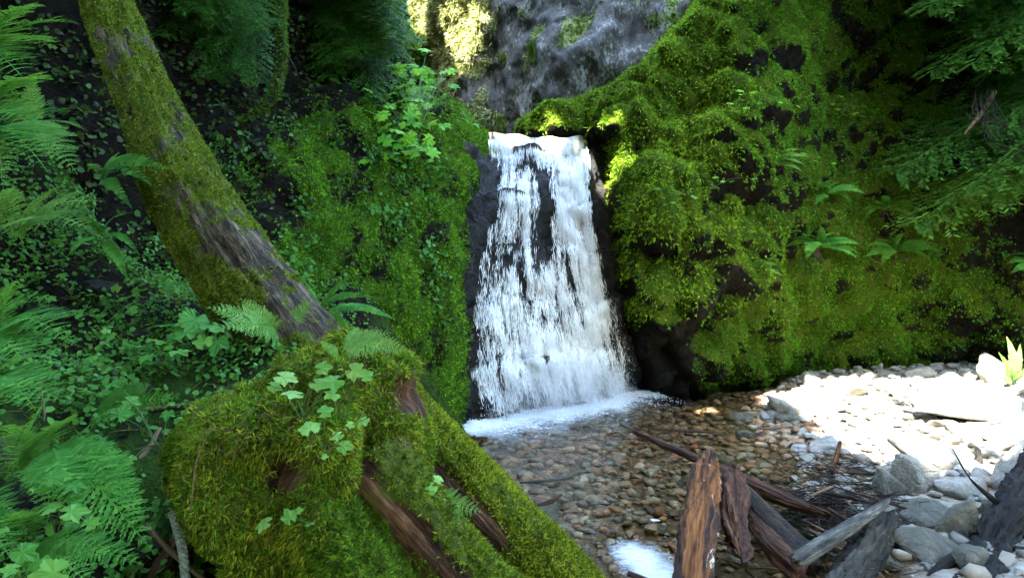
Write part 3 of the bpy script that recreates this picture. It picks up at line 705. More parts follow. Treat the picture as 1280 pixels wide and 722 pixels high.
# ------------------------------------------------------------------ trunks, stump, logs
def bark_disp(amp, fs=9.0, seed=0):
    def f(tc, V, n):
        q = np.stack([tc[:, 0] * fs, tc[:, 1] * fs, tc[:, 2] * fs * .12], -1)
        return amp * (fbm(q, 1.6, 4, 111 + seed) + .8 * np.abs(fbm(q, 3.4, 3, 113 + seed)) - .2) + amp * .9 * fbm(V, 1.3, 3, 115 + seed)
    return f
def log(name, path, rad, m, label, cat, nu=60, nv=28, amp=.012, fs=12, flat=1.0, group=None, moss=None, parent=None, seed=0):
    path = [np.asarray(q, float) for q in path]
    V, F, tc = tube(path, rad, nu, nv, bark_disp(amp, fs, seed), flat)
    at = {'tc': tc}
    if moss is not None:
        at['moss'] = moss(V, tc)
    me = mesh(name, V, F, m, True, at)
    return V, F, me, at

# leaning mossy trunk
path = [P3(400, 480, 4.45), P3(346, 408, 4.65), P3(305, 352, 4.8), P3(241, 250, 5.1), P3(184, 130, 5.5), P3(131, 0, 5.9), P3(95, -110, 6.2), P3(30, -290, 6.8)]
def mossT(V, tc):
    n = vnormals(V, grid_faces(110, 44, True)[:, ::-1]) if False else None
    x, y = to_px(V)
    ax = np.interp(y, [-300, 0, 130, 250, 408], [30, 131, 178, 232, 346])
    side = (x - ax) / 50.0
    return np.clip(.82 + 1.2 * fbm(V, 3.0, 4, 121) + .9 * fbm(V, 10, 3, 122) - .22 * sstep(170, 330, y) * sstep(-.5, .6, side) - .1 * sstep(.2, 1, side) + .2 * sstep(60, -40, y) - .1 * sstep(250, 330, y) + .35 * sstep(-.3, -.7, side) - .5 * sstep(385, 415, y), 0, 1)
V, F, me, at = log('trunk', path, [.35, .33, .315, .285, .235, .2, .185, .16], M['bark'], '', '', 260, 100, .045, 9, moss=mossT)
trunk = empty('leaning_trunk', path[0], 'thick leaning tree trunk coated in yellow green moss rising from the ferny bank', 'tree trunk')
child('bark', me, trunk)
p, q = scatter(V, F, 34000, np.clip(at['moss'] * 1.6 - .6, 0, 1))
Vm, Fm = blades(p, q, 4, .02, .0045, .9, .5)
child('moss', mesh('moss', Vm, Fm, M['moss_trunk'], False), trunk, kind='stuff')

# stump
prof = [(.55, -.74, .36), (.9, -.75, .34), (1.15, -.77, .34), (1.4, -.8, .36), (1.58, -.87, .43), (1.74, -.92, .475), (1.88, -.83, .44), (1.98, -.745, .36), (2.05, -.68, .27), (2.1, -.63, .2), (2.13, -.6, .05)]
pr = spline(prof, 70); nu, nv = 70, 90
pr[:, 2] *= .8; pr[:, 1] = -.74 + (pr[:, 1] + .74) * .9; pr[:, 0] -= .05 * (pr[:, 0] > 1.5)
a = np.linspace(0, 2 * math.pi, nv, endpoint=False)
c = np.stack([pr[:, 1], np.full(nu, 2.78), pr[:, 0]], -1)
SV = c[:, None] + np.stack([np.cos(a)[None] * pr[:, 2:3], np.sin(a)[None] * pr[:, 2:3] * .95, np.zeros((nu, nv))], -1)
SV = SV.reshape(-1, 3); SF = grid_faces(nu, nv, True)
sn = vnormals(SV, SF)
SV = SV + sn * (.15 * fbm(SV, 2.4, 4, 131) + .045 * np.tile(np.cos(a * 6 + .8), nu) * sstep(2.1, 1.7, SV[:, 2]) + .07 * lumps(SV, 5, 132) + .045 * lumps(SV, 11, 135) + .03 * fbm(SV, 12, 3, 133))[:, None]
SV[:, 0] += .06 * sstep(1.95, 2.1, SV[:, 2]) * sstep(-.6, -.45, SV[:, 0])
sx_, sy_ = to_px(SV)
tcS = np.stack([np.tile(np.cos(a), nu) * .4, np.tile(np.sin(a), nu) * .4, SV[:, 2]], -1)
bare = sstep(435, 480, sx_) * sstep(590, 640, sy_ - (sx_ - 500) * .6) + .8 * sstep(478, 500, sx_) * sstep(540, 500, sy_) * sstep(450, 480, sy_)
hollow = np.exp(-((sx_ - 352) / 28) ** 2 - ((sy_ - 592) / 30) ** 2) * (SV[:, 1] < 2.78)
mossS = np.clip(1.0 - bare + .55 * fbm(SV, 5, 4, 134) - hollow * 1.2, 0, 1)
SV = SV - sn * (hollow * .1)[:, None]
stump = empty('mossy_stump', (-.75, 2.78, 1.2), 'broad broken stump thickly covered in yellow green moss with lobed leaves on top', 'stump')
child('wood', mesh('wood', SV, SF, M['stump_wood'], True, {'tc': tcS, 'moss': mossS}), stump)
p, q = scatter(SV, SF, 48000, np.clip(mossS * 1.5 - .5, 0, 1))
shag = .5 + .5 * fbm(p, 7, 3, 135)
gsel = R.random(len(p)) < .25 + .75 * sstep(1.45, 1.25, p[:, 2] - .3 * (p[:, 0] + .7))
ys = ~gsel; tall = R.random(len(p)) < np.clip(.5 + 1.2 * fbm(p, 6, 3, 137), 0, 1)
for sel, ln, wd, mk in ((ys & tall, .03, .0036, 'moss_yellow'), (ys & ~tall, .016, .0034, 'moss_olive')):
    Vm, Fm = blades(p[sel], q[sel], 4, ln, wd, .8, .9)
    child('moss', mesh('moss', Vm, Fm, M[mk], False), stump, kind='stuff')
Vm, Fm = blades(p[gsel], q[gsel], 4, .022, .004, .8, .3)
child('moss', mesh('moss', Vm, Fm, M['moss_green'], False), stump, kind='stuff')
def stump_at(px, py, off=.03):
    k = (np.abs(sx2 - px) < 12) & (np.abs(sy2 - py) < 12)
    return P3(px, py, (SV[k, 1].min() if k.any() else 2.7) - off)
sx2, sy2 = to_px(SV)
parts, tcs = [], []
p, q = scatter(SV, SF, 420, sstep(1.7, 2.0, SV[:, 2]) + .15)
for g, w in zip(p, q):
    d = norm(np.cross(w, R.normal(size=3))) * R.uniform(.01, .045); g = g + w * R.uniform(.012, .03)
    V, F, tc = tube([g - d, g + w * .004, g + d], [.0009, .0013, .0008], 4, 4, None, 1, False); parts.append((V, F)); tcs.append(tc + R.random(3))
V, F = join(parts); child('needle_litter', mesh('needle_litter', V, F, M['twig'], True, {'tc': np.concatenate(tcs)}), stump, kind='stuff')
# roots of the stump
for k, (pth, rd, mk) in enumerate([([P3(470, 585, 2.62), P3(525, 650, 2.5), P3(580, 715, 2.4), P3(670, 800, 2.25)], [.16, .14, .125, .11], .35),
                                   ([P3(300, 640, 2.9), P3(230, 690, 2.75), P3(180, 760, 2.6)], [.1, .07, .04], .3),
                                   ([P3(420, 640, 2.5), P3(450, 720, 2.35), P3(480, 800, 2.2)], [.17, .17, .15], 1.0)]):
    mf = lambda V, tc, mk=mk: np.clip(mk + .6 * fbm(V, 5, 3, 140) + .5 * sstep(.02, .1, tc[:, 1]) * (mk > .3), 0, 1)
    V, F, me, at = log('root', pth, rd, M['stump_wood'], '', '', 90, 50, [.03, .02, .06][k], [14, 14, 7][k], moss=mf, seed=k)
    child('root', me, stump)
    p, q = scatter(V, F, [2500, 800, 9000][k], np.clip(at['moss'] * 1.6 - .6, 0, 1))
    Vm, Fm = blades(p, q, 4, .022, .0036, .9, .6)
    child('moss', mesh('moss', Vm, Fm, M['moss_olive' if k < 2 else 'moss_foot'], False), stump, kind='stuff')

# mossy log running down from behind the stump
path = [P3(455, 470, 3.55), P3(520, 555, 3.35), P3(600, 640, 3.1), P3(680, 730, 2.9), P3(780, 850, 2.65)]
def mossF(V, tc):
    x, y = to_px(V); ax = np.interp(y, [470, 555, 640, 730], [455, 520, 600, 680])
    return np.clip(.85 - 1.6 * sstep(22, -8, (x - ax)) * sstep(720, 640, y) + .5 * fbm(V, 4, 3, 141), 0, 1)
V, F, me, at = log('log', path, [.19, .205, .2, .195, .18], M['stump_wood'], '', '', 110, 50, .022, 10, moss=mossF, seed=5)
flog = empty('fallen_log', path[0], 'mossy fallen log with split brown wood sloping down beside the stump', 'log')
child('wood', me, flog)
p, q = scatter(V, F, 22000, np.clip(at['moss'] * 1.6 - .6, 0, 1))
Vm, Fm = blades(p, q, 4, .018, .004, .8, .3)
child('moss', mesh('moss', Vm, Fm, M['moss_yellow'], False), flog, kind='stuff')

# driftwood by the pool: (name, pixel path with distance, radii, material, flat, label)
drift = [
 ('rotten_log', [(886, 572, 6.3), (882, 590, 6.05), (875, 650, 5.35), (862, 760, 4.5)], [.05, .11, .135, .145], 'orange_wood', .5, .03, 'rotten orange log with white fungus patches lying across the pool edge', 'log'),
 ('rotten_log', [(914, 586, 6.2), (917, 605, 6.0), (916, 650, 5.6), (925, 700, 5.2)], [.03, .09, .12, .06], 'red_wood', .9, .05, 'crumbling red brown log piece beside the orange log', 'log'),
 ('driftwood_log', [(796, 541, 8.2), (880, 577, 7.1), (960, 615, 6.5), (1032, 643, 6.1)], [.035, .07, .1, .05], 'red_wood', .75, .012, 'long dark red driftwood beam reaching out over the pool', 'log'),
 ('driftwood_log', [(922, 608, 6.35), (965, 655, 5.75), (1012, 700, 5.3)], [.085, .105, .11], 'dark_wood', 1.0, .012, 'smooth dark wet log with a pale broken end in the woodpile', 'log'),
 ('driftwood_log', [(936, 645, 5.9), (965, 680, 5.5), (1000, 715, 5.2)], [.06, .085, .08], 'red_wood', .9, .02, 'short rough brown log under the smooth dark log', 'log'),
 ('driftwood_log', [(995, 700, 5.25), (1040, 672, 5.45), (1107, 629, 5.8)], [.075, .07, .04], 'grey_wood', .9, .01, 'weathered grey bare branch leaning over dark twigs', 'branch'),
 ('bark_slab', [(1108, 645, 5.9), (1085, 690, 5.45), (1050, 740, 5.0)], [.09, .16, .17], 'grey_bark', .55, .03, 'cracked grey bark slab below the grey branch', 'bark'),
 ('black_snag', [(1305, 560, 6.2), (1275, 620, 5.9), (1240, 680, 5.5), (1215, 760, 5.0)], [.05, .13, .14, .2], 'black_wood', .8, .055, 'blackened twisted snag at the edge of the gravel', 'snag'),
 ('black_snag', [(1222, 562, 7.6), (1228, 600, 7.3), (1240, 650, 6.8)], [.03, .06, .07], 'black_wood', .9, .02, 'thin black root standing among pale boulders', 'root'),
 ('dead_stick', [(650, 603, 7.4), (700, 598, 7.5), (735, 588, 7.7)], [.012, .018, .008], 'grey_wood', 1, .003, 'pale thin stick lying in the pool near the mossy log', 'stick'),
 ('dead_stick', [(775, 530, 9.4), (820, 550, 8.6), (850, 568, 8.0)], [.012, .02, .02], 'grey_wood', 1, .004, 'grey stick in the pool meeting the long red beam', 'stick'),
 ('dead_stick', [(810, 536, 9.9), (850, 538, 9.8), (895, 540, 9.7)], [.014, .018, .014], 'red_wood', 1, .003, 'straight brown stick lying in shallow water beyond the red beam', 'stick'),
 ('dead_stick', [(670, 632, 6.7), (688, 626, 6.8), (702, 618, 6.95)], [.02, .035, .015], 'red_wood', .7, .008, 'short red wood splinter in the pool beside the mossy log', 'stick'),
 ('dead_stick', [(1050, 552, 8.5), (1046, 570, 8.2), (1040, 590, 7.8)], [.025, .03, .03], 'orange_wood', .8, .006, 'short orange stick upright at the gravel edge', 'stick'),
 ('dead_stick', [(1012, 620, 6.5), (1030, 612, 6.65), (1045, 606, 6.8)], [.012, .014, .01], 'twig', 1, .003, 'small brown stick on the twig heap', 'stick'),
 ('dead_stick', [(940, 536, 9.9), (975, 534, 10), (1000, 532, 10.1)], [.014, .018, .012], 'twig', 1, .004, 'thin brown stick at the water edge by the dark edged boulder', 'stick'),
 ('dead_stick', [(1085, 560, 8.6), (1120, 575, 8.3), (1150, 590, 8.1)], [.014, .018, .012], 'twig', 1, .004, 'curved brown stick across the bright gravel', 'stick'),
 ('dead_stick', [(785, 716, 4.75), (800, 722, 4.7), (830, 735, 4.6)], [.02, .022, .02], 'red_wood', 1, .004, 'red brown stick at the small outflow rapid', 'stick'),
]
ends = {'rotten_log': 1}
for k, (nm, pth, rd, mk, fl, amp, lab, cat) in enumerate(drift):
    pth = [P3(*q) for q in pth]
    big = max(rd) > .05
    V, F, tc = tube(pth, rd, 130 if big else 24, 56 if big else 8, bark_disp(amp * (1.5 if big else 1), 17 if big else 30, k), fl)
    if big:   # splintered ends
        e = sstep(.3, 0, tc[:, 2]) - sstep(tc[:, 2].max() - .3, tc[:, 2].max(), tc[:, 2]); q = np.stack([tc[:, 0] * 18, tc[:, 1] * 18, 0 * tc[:, 2]], -1)
        V = V + norm(pth[0] - pth[1])[None] * (e * (.2 if nm == 'rotten_log' else .12) * fbm(q, 1.3, 3, 3 + k))[:, None]
    o = obj(nm, mesh(nm, V, F, M[mk], True, {'tc': tc}), None, lab, cat)
# snag branches
sn_ = [o for o in COL.objects if o.name.startswith('black_snag')][0]
for pth, rd in (([P3(1262, 640, 5.8), P3(1215, 600, 5.9), P3(1190, 560, 6.1)], [.04, .02, .008]), ([P3(1250, 655, 5.7), P3(1285, 650, 5.6), P3(1320, 620, 5.6)], [.06, .04, .02]), ([P3(1235, 690, 5.4), P3(1190, 700, 5.3), P3(1160, 722, 5.2)], [.07, .05, .02])):
    V, F, tc = tube(pth, rd, 30, 14, bark_disp(.012, 16, 3))
    obj('branch', mesh('branch', V, F, M['black_wood'], True, {'tc': tc}), sn_)

for k in range(34):   # loose splintered sticks in the pile
    px, py = R.uniform(905, 1090), R.uniform(615, 725); g = ground(px, py, .16 + .1 * R.random()); a = R.normal(2.2, .7); L = R.uniform(.12, .5)
    d = np.array([math.cos(a), math.sin(a), R.normal() * .22]) * L; r_ = R.uniform(.008, .028)
    V, F, tc = tube([g - d, g + R.normal(size=3) * .03, g + d], [r_ * .5, r_, r_ * .25], 30, 9, bark_disp(r_ * .5, 40, k), .7)
    obj('splintered_stick', mesh('splintered_stick', V, F, M[['red_wood', 'dark_wood', 'twig', 'red_wood', 'grey_wood'][k % 5]], True, {'tc': tc}), None, 'loose splintered stick lying in the driftwood pile', 'stick', 'loose sticks in the driftwood pile')
# twig heap between the logs and the gravel
parts, tcs = [], []
for k in range(520):
    px, py = R.normal(1040, 42), R.normal(632, 34)
    if not (930 < px < 1140 and 560 < py < 735): continue
    g = ground(px, py, .05 + .1 * R.random()); a = R.uniform(0, 3.14); L = R.uniform(.08, .35)
    d = np.array([math.cos(a), math.sin(a), R.normal() * .3]) * L
    V, F, tc = tube([g - d, g + R.normal(size=3) * .02, g + d], [.003, .005, .002], 5, 4, None, 1, False)
    parts.append((V, F)); tcs.append(tc + R.random(3) * 5)
V, F = join(parts)
heap = obj('twig_heap', mesh('twig_heap', V, F, M['dark_wood'], True, {'tc': np.concatenate(tcs)}), None, 'tangled heap of dark twigs and needles beside the driftwood', 'twigs', kind='stuff')

# thin sticks on the bank
for pth, rd, lab in (([(175, 512, 3.55), (210, 508, 3.6), (248, 503, 3.65)], .011, 'pale brown stick lying in front of the mossy stump'),
                     ([(165, 585, 3.1), (185, 560, 3.2), (200, 535, 3.3)], .014, 'brown stick slanting down beside the mossy stump'),
                     ([(182, 655, 2.75), (215, 690, 2.65), (262, 730, 2.5)], .012, 'curved brown root running behind the rope'),
                     ([(75, 428, 4.5), (110, 430, 4.5), (150, 433, 4.5)], .009, 'thin bare twig lying on the leafy bank'),
                     ([(262, 535, 2.27), (245, 580, 2.26), (238, 640, 2.25)], .003, 'thin pale dead stem hanging over the mossy stump'),
                     ([(38, 560, 3.1), (55, 520, 3.2), (48, 470, 3.4)], .006, 'thin upright dead stem among the ferns')):
    V, F, tc = tube([P3(*q) for q in pth], [rd, rd, rd * .7], 20, 7, bark_disp(rd * .25, 60, 1))
    obj('dead_stick', mesh('dead_stick', V, F, M['twig'], True, {'tc': tc}), None, lab, 'stick')

# rope of three twisted strands
rp = spline([P3(216, 640, 2.62), P3(224, 670, 2.58), P3(230, 700, 2.54), P3(234, 760, 2.5)], 90)
rope = empty('rope', rp[-1], 'frayed blue grey twisted rope hanging in the dark beside the stump', 'rope')
for k in range(3):
    t = np.arange(90) * .42 + k * 2.094
    pth = rp + np.stack([np.cos(t), np.sin(t), 0 * t], -1) * .0095
    V, F, tc = tube(pth, .0085, 180, 8, None)
    child('strand', mesh('strand', V, F, M['rope'], True), rope)

# hanging dead branch on the left slope
V, F, tc = tube([P3(352, -40, 9.0), P3(351, 30, 8.8), P3(353, 70, 8.7), P3(346, 108, 8.6), P3(330, 132, 8.5), P3(298, 151, 8.4)], [.07, .06, .05, .045, .035, .015], 70, 16, bark_disp(.02, 14, 2))
hb = obj('hanging_branch', mesh('hanging_branch', V, F, M['grey_bark'], True, {'tc': tc}), None, 'mossy dead branch hanging down over the dark slope and curving at its tip', 'branch')
p, q = scatter(V, F, 1500, None); Vm, Fm = blades(p, q, 3, .05, .01, .7, .6)
child('moss', mesh('moss', Vm, Fm, M['moss_dark'], False), hb, kind='stuff')
for pth in ([P3(352, 60, 8.7), P3(335, 64, 8.6), P3(318, 68, 8.6)], [P3(352, 62, 8.7), P3(366, 80, 8.6), P3(374, 100, 8.6)]):
    V, F, tc = tube(pth, [.01, .007, .003], 12, 6, None); obj('twig', mesh('twig', V, F, M['grey_bark'], True, {'tc': tc}), hb)

# ------------------------------------------------------------------ boulders
def ico(sub):
    import bmesh
    b = bmesh.new(); bmesh.ops.create_icosphere(b, subdivisions=sub, radius=1.0)
    V = np.array([v.co[:] for v in b.verts]); F = np.array([[v.index for v in f.verts] for f in b.faces]); b.free()
    return V, F
IV, IF = ico(4)
def facets(V, seed, n=15, k=16.0):
    r = np.random.default_rng(seed + 900); N_ = norm(r.normal(size=(n, 3))); d = r.uniform(.72, 1.0, n)
    x = np.maximum(V @ N_.T, .08) / d            # soft minimum over cutting planes
    return 1.1 / (x ** k).sum(1) ** (1 / k)
def boulder(px, py, w, hh, mk, lab, yaw=0, tilt=0, seed=0, deep=.8, group=None, lift=.3):
    q = ground(px, py + hh * .15, 0.0); sc = q[1] / FPX; rx_, rz_ = w * sc / 2, hh * sc / 2
    V = IV.copy()
    rr = facets(V, seed) * (1 + .12 * fbm(V + seed * 5.3, 1.0, 3, seed) + .035 * fbm(V + seed, 4, 3, seed))
    V = V * rr[:, None]; V[:, 2] = np.where(V[:, 2] < -.55, -.55 + (V[:, 2] + .55) * .3, V[:, 2])
    V = V * np.array([rx_, rx_ * deep, rz_])
    o = obj('boulder', mesh('boulder', V, IF, M[mk], True), None, lab, 'boulder', group)
    q = P3(px, py, q[1]); o.location = q; o.rotation_euler = (0, tilt, yaw)
    return o
G2 = 'pale boulders on the gravel bar'
shared = 'sunlit pale boulder resting among the bright gravel'
for k, b in enumerate([
 (1150, 467, 30, 17, 'boulder', 'pale boulder perched by itself against the foot of the mossy wall', 0, 0),
 (1012, 479, 30, 15, 'boulder', 'grey boulder with a mossy tinge at the far pool corner', .3, 0),
 (1060, 489, 40, 28, 'boulder', 'sharp peaked white boulder behind the shallow sunlit water', .2, .2),
 (998, 510, 66, 28, 'boulder', 'wide pale boulder with a dark wet underside at the water edge', .1, -.1),
 (984, 525, 32, 16, 'boulder_green', 'small brown boulder tucked under the wide wet boulder', 0, 0),
 (1188, 500, 78, 50, 'boulder', 'largest rounded white boulder on the gravel bar', .2, .05),
 (1245, 472, 46, 40, 'boulder', 'pale boulder beside the upright fern', .4, 0),
 (1255, 512, 74, 40, 'boulder', 'wide flat boulder below the upright fern', .1, .1),
 (1276, 545, 60, 46, 'boulder', 'pale boulder with dark hollow beneath it near the snag', .4, 0),
 (1180, 578, 66, 44, 'boulder', 'angular white boulder above the grey green ones', .3, -.2),
 (1200, 612, 56, 26, 'boulder', 'flat grey boulder between the white boulder and the snag', 0, .05),
 (1112, 612, 30, 62, 'boulder_green', 'leaning greenish slab of rock beside the twig heap', .2, -.6),
 (1152, 603, 40, 54, 'boulder', 'upright light grey boulder behind the greenish slab', .1, 0),
 (1036, 561, 36, 27, 'boulder', 'pale tan boulder behind the twig heap', .5, 0),
 (1158, 650, 66, 38, 'boulder_green', 'upper of two rounded grey green boulders in the shade', .1, 0),
 (1162, 684, 76, 42, 'boulder_green', 'lower of two rounded grey green boulders in the shade', .2, 0),
 (1200, 660, 50, 64, 'boulder_green', 'tall shaded grey green boulder by the black snag', .3, 0),
 (1265, 600, 52, 60, 'boulder', 'pale boulder right behind the black snag', .3, 0),
 (1250, 640, 40, 34, 'boulder_green', 'small shaded boulder under the black snag', .3, 0),
 (1226, 600, 26, 26, 'boulder', 'small white boulder leaning on the thin black root', 0, 0),
 (1100, 700, 60, 40, 'boulder_green', 'shaded boulder under the bark slab', 0, 0),
 (1214, 700, 46, 40, 'boulder_green', 'wet dark boulder at the foot of the black snag', .4, 0),
 (676, 645, 50, 26, 'boulder_green', 'dark mossy stone in the pool behind the mossy log', 0, 0),
 (930, 522, 36, 14, 'boulder_green', 'flat brown stone in the shallow sunlit water', 0, 0),
 (862, 604, 34, 16, 'boulder_green', 'flat greenish stone in the pool by the orange log', 0, 0),
 (900, 577, 30, 18, 'boulder_green', 'dark grey stone behind the long red beam', 0, 0),
 (928, 545, 18, 16, 'boulder_green', 'small dark stone in the pool near the straight brown stick', 0, 0),
 ]):
    boulder(*b[:6], yaw=b[6], tilt=b[7], seed=k + 3)
for k, (px, py, w) in enumerate([(1090, 505, 24), (1110, 485, 22), (1130, 520, 20), (1095, 535, 26), (1140, 545, 24), (1215, 545, 30), (1225, 490, 24), (1075, 470, 16), (1205, 470, 20), (1180, 470, 16), (1040, 505, 22), (1070, 530, 20), (1120, 565, 22), (1235, 565, 34), (1105, 468, 14), (1040, 478, 16)]):
    boulder(px, py, w, w * .62, 'boulder', shared, R.uniform(0, 3), 0, 60 + k, group=G2)
# floating pale leaf and small outflow rapid
V, F = leaves_flat(np.array([[0, 0, 0.0]]), np.array([[0, 0, 1.0]]), .09, .05)
o = obj('floating_leaf', mesh('floating_leaf', V, F, M['pale_leaf'], True), None, 'pale leaf floating on the pool beside the orange log', 'leaf')
o.location = tuple(P3(820, 650, (EYE - .02) * FPX / 320))

# ------------------------------------------------------------------ ferns
def frond_mesh(name, m, pairs=24, width=.2, arc=.16, pinn=9, seed=0, droop=.12, teeth=True):
    """unit frond along +X, blade in XY, arching in Z"""
    r = np.random.default_rng(seed); V, F = [], []
    def zc(x): return arc * 4 * x * (1 - x) * (1 - .25 * x)
    x = np.linspace(0, 1, 14)
    for i, xx in enumerate(x):
        w = .006 * (1 - xx) + .0015
        V += [[xx, -w, zc(xx)], [xx, w, zc(xx)], [xx, 0, zc(xx) - w]]
        if i:
            o = 3 * i
            F += [[o - 3, o - 2, o + 1, o], [o - 2, o - 1, o + 2, o + 1], [o - 1, o - 3, o, o + 2]]
    for i in range(pairs):
        f = (i + .5) / pairs; xx = .14 + .85 * f
        L = width * (math.sin(math.pi * min(1, (f * .86 + .14)) ** .75) ** .8) * (1.0 - .15 * f) + .006
        if f > .85: L *= 1 - (f - .85) * 2.5
        for sgn in (-1, 1):
            L2 = L * r.uniform(.88, 1.08); an = math.radians(r.normal(68, 4) - 22 * f)
            dx, dy = math.cos(an), sgn * math.sin(an); dz = r.normal(0, .08) - .05
            nx, ny = -dy, dx
            base = np.array([xx, 0, zc(xx)])
            if teeth:
                k = max(4, int(pinn * (.45 + .55 * L / width)))
                for j in range(k):
                    g = (j + .6) / k; c = base + np.array([dx, dy, dz - droop * g * g]) * L2 * g
                    pl = L2 * .26 * (1 - g) ** .7 + .006; pw = L2 / k * .62
                    for s2 in (-1, 1):
                        d = np.array([nx * s2 * .9 + dx * .55, ny * s2 * .9 + dy * .55, -.12]); d /= np.linalg.norm(d)
                        e = np.array([dx, dy, 0.0]); o = len(V)
                        V += [list(c - e * pw), list(c + d * pl * .55 - e * pw * .9), list(c + d * pl), list(c + d * pl * .4 + e * pw * 1.2)]
                        F.append([o, o + 1, o + 2, o + 3])
            else:
                o = len(V); w = .016 + .1 * L2
                for g, ww in ((0, .5), (.3, 1), (.65, .75), (1, .05)):
                    c = base + np.array([dx, dy, dz - droop * g * g]) * L2 * g
                    V += [[c[0] - nx * w * ww, c[1] - ny * w * ww, c[2]], [c[0] + nx * w * ww, c[1] + ny * w * ww, c[2]]]
                for g in range(3): F.append([o + 2 * g, o + 2 * g + 1, o + 2 * g + 3, o + 2 * g + 2])
    return mesh(name, np.array(V), np.array(F), m, False)
FR = {}
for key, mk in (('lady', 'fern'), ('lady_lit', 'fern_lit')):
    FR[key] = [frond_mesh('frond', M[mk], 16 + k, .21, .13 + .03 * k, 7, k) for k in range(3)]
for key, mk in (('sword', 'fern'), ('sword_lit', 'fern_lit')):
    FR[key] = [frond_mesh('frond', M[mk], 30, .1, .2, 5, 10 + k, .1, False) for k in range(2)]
FR['dead'] = [frond_mesh('dead_frond', M['dead'], 22, .08, .1, 5, 20, .3, False)]
def frond(parent, a, b, kind, up=(0, 0, 1), wid=1.0, name='frond'):
    a, b = np.asarray(a, float), np.asarray(b, float); x = b - a; L = np.linalg.norm(x); x = x / L
    up = np.asarray(up, float); y = np.cross(up, x); y /= max(np.linalg.norm(y), 1e-6); z = np.cross(x, y)
    Mx = Matrix(((x[0] * L, y[0] * L * wid, z[0] * L, a[0]), (x[1] * L, y[1] * L * wid, z[1] * L, a[1]), (x[2] * L, y[2] * L * wid, z[2] * L, a[2]), (0, 0, 0, 1)))
    child(name, random.choice(FR[kind]), parent, Mx)
def fern(base, tips, kind, lab, group=None, wid=1.0, up=(0, -.45, 1)):
    e = empty('fern', base, lab, 'fern', group)
    for t in tips: frond(e, np.asarray(base) + R.normal(size=3) * .012, t, kind, np.array(up) + R.normal(size=3) * .18, wid * R.uniform(.9, 1.1))
    return e
def crown(base, L, n, a0=0, a1=360, rise=.25, jit=.2):
    out = []
    for k in range(n):
        a = math.radians(a0 + (a1 - a0) * (k + .5 + R.uniform(-.3, .3)) / n); l = L * R.uniform(1 - jit, 1 + jit)
        out.append(np.asarray(base) + np.array([math.cos(a) * l, math.sin(a) * l, l * (rise + R.normal() * .15)]))
    return out
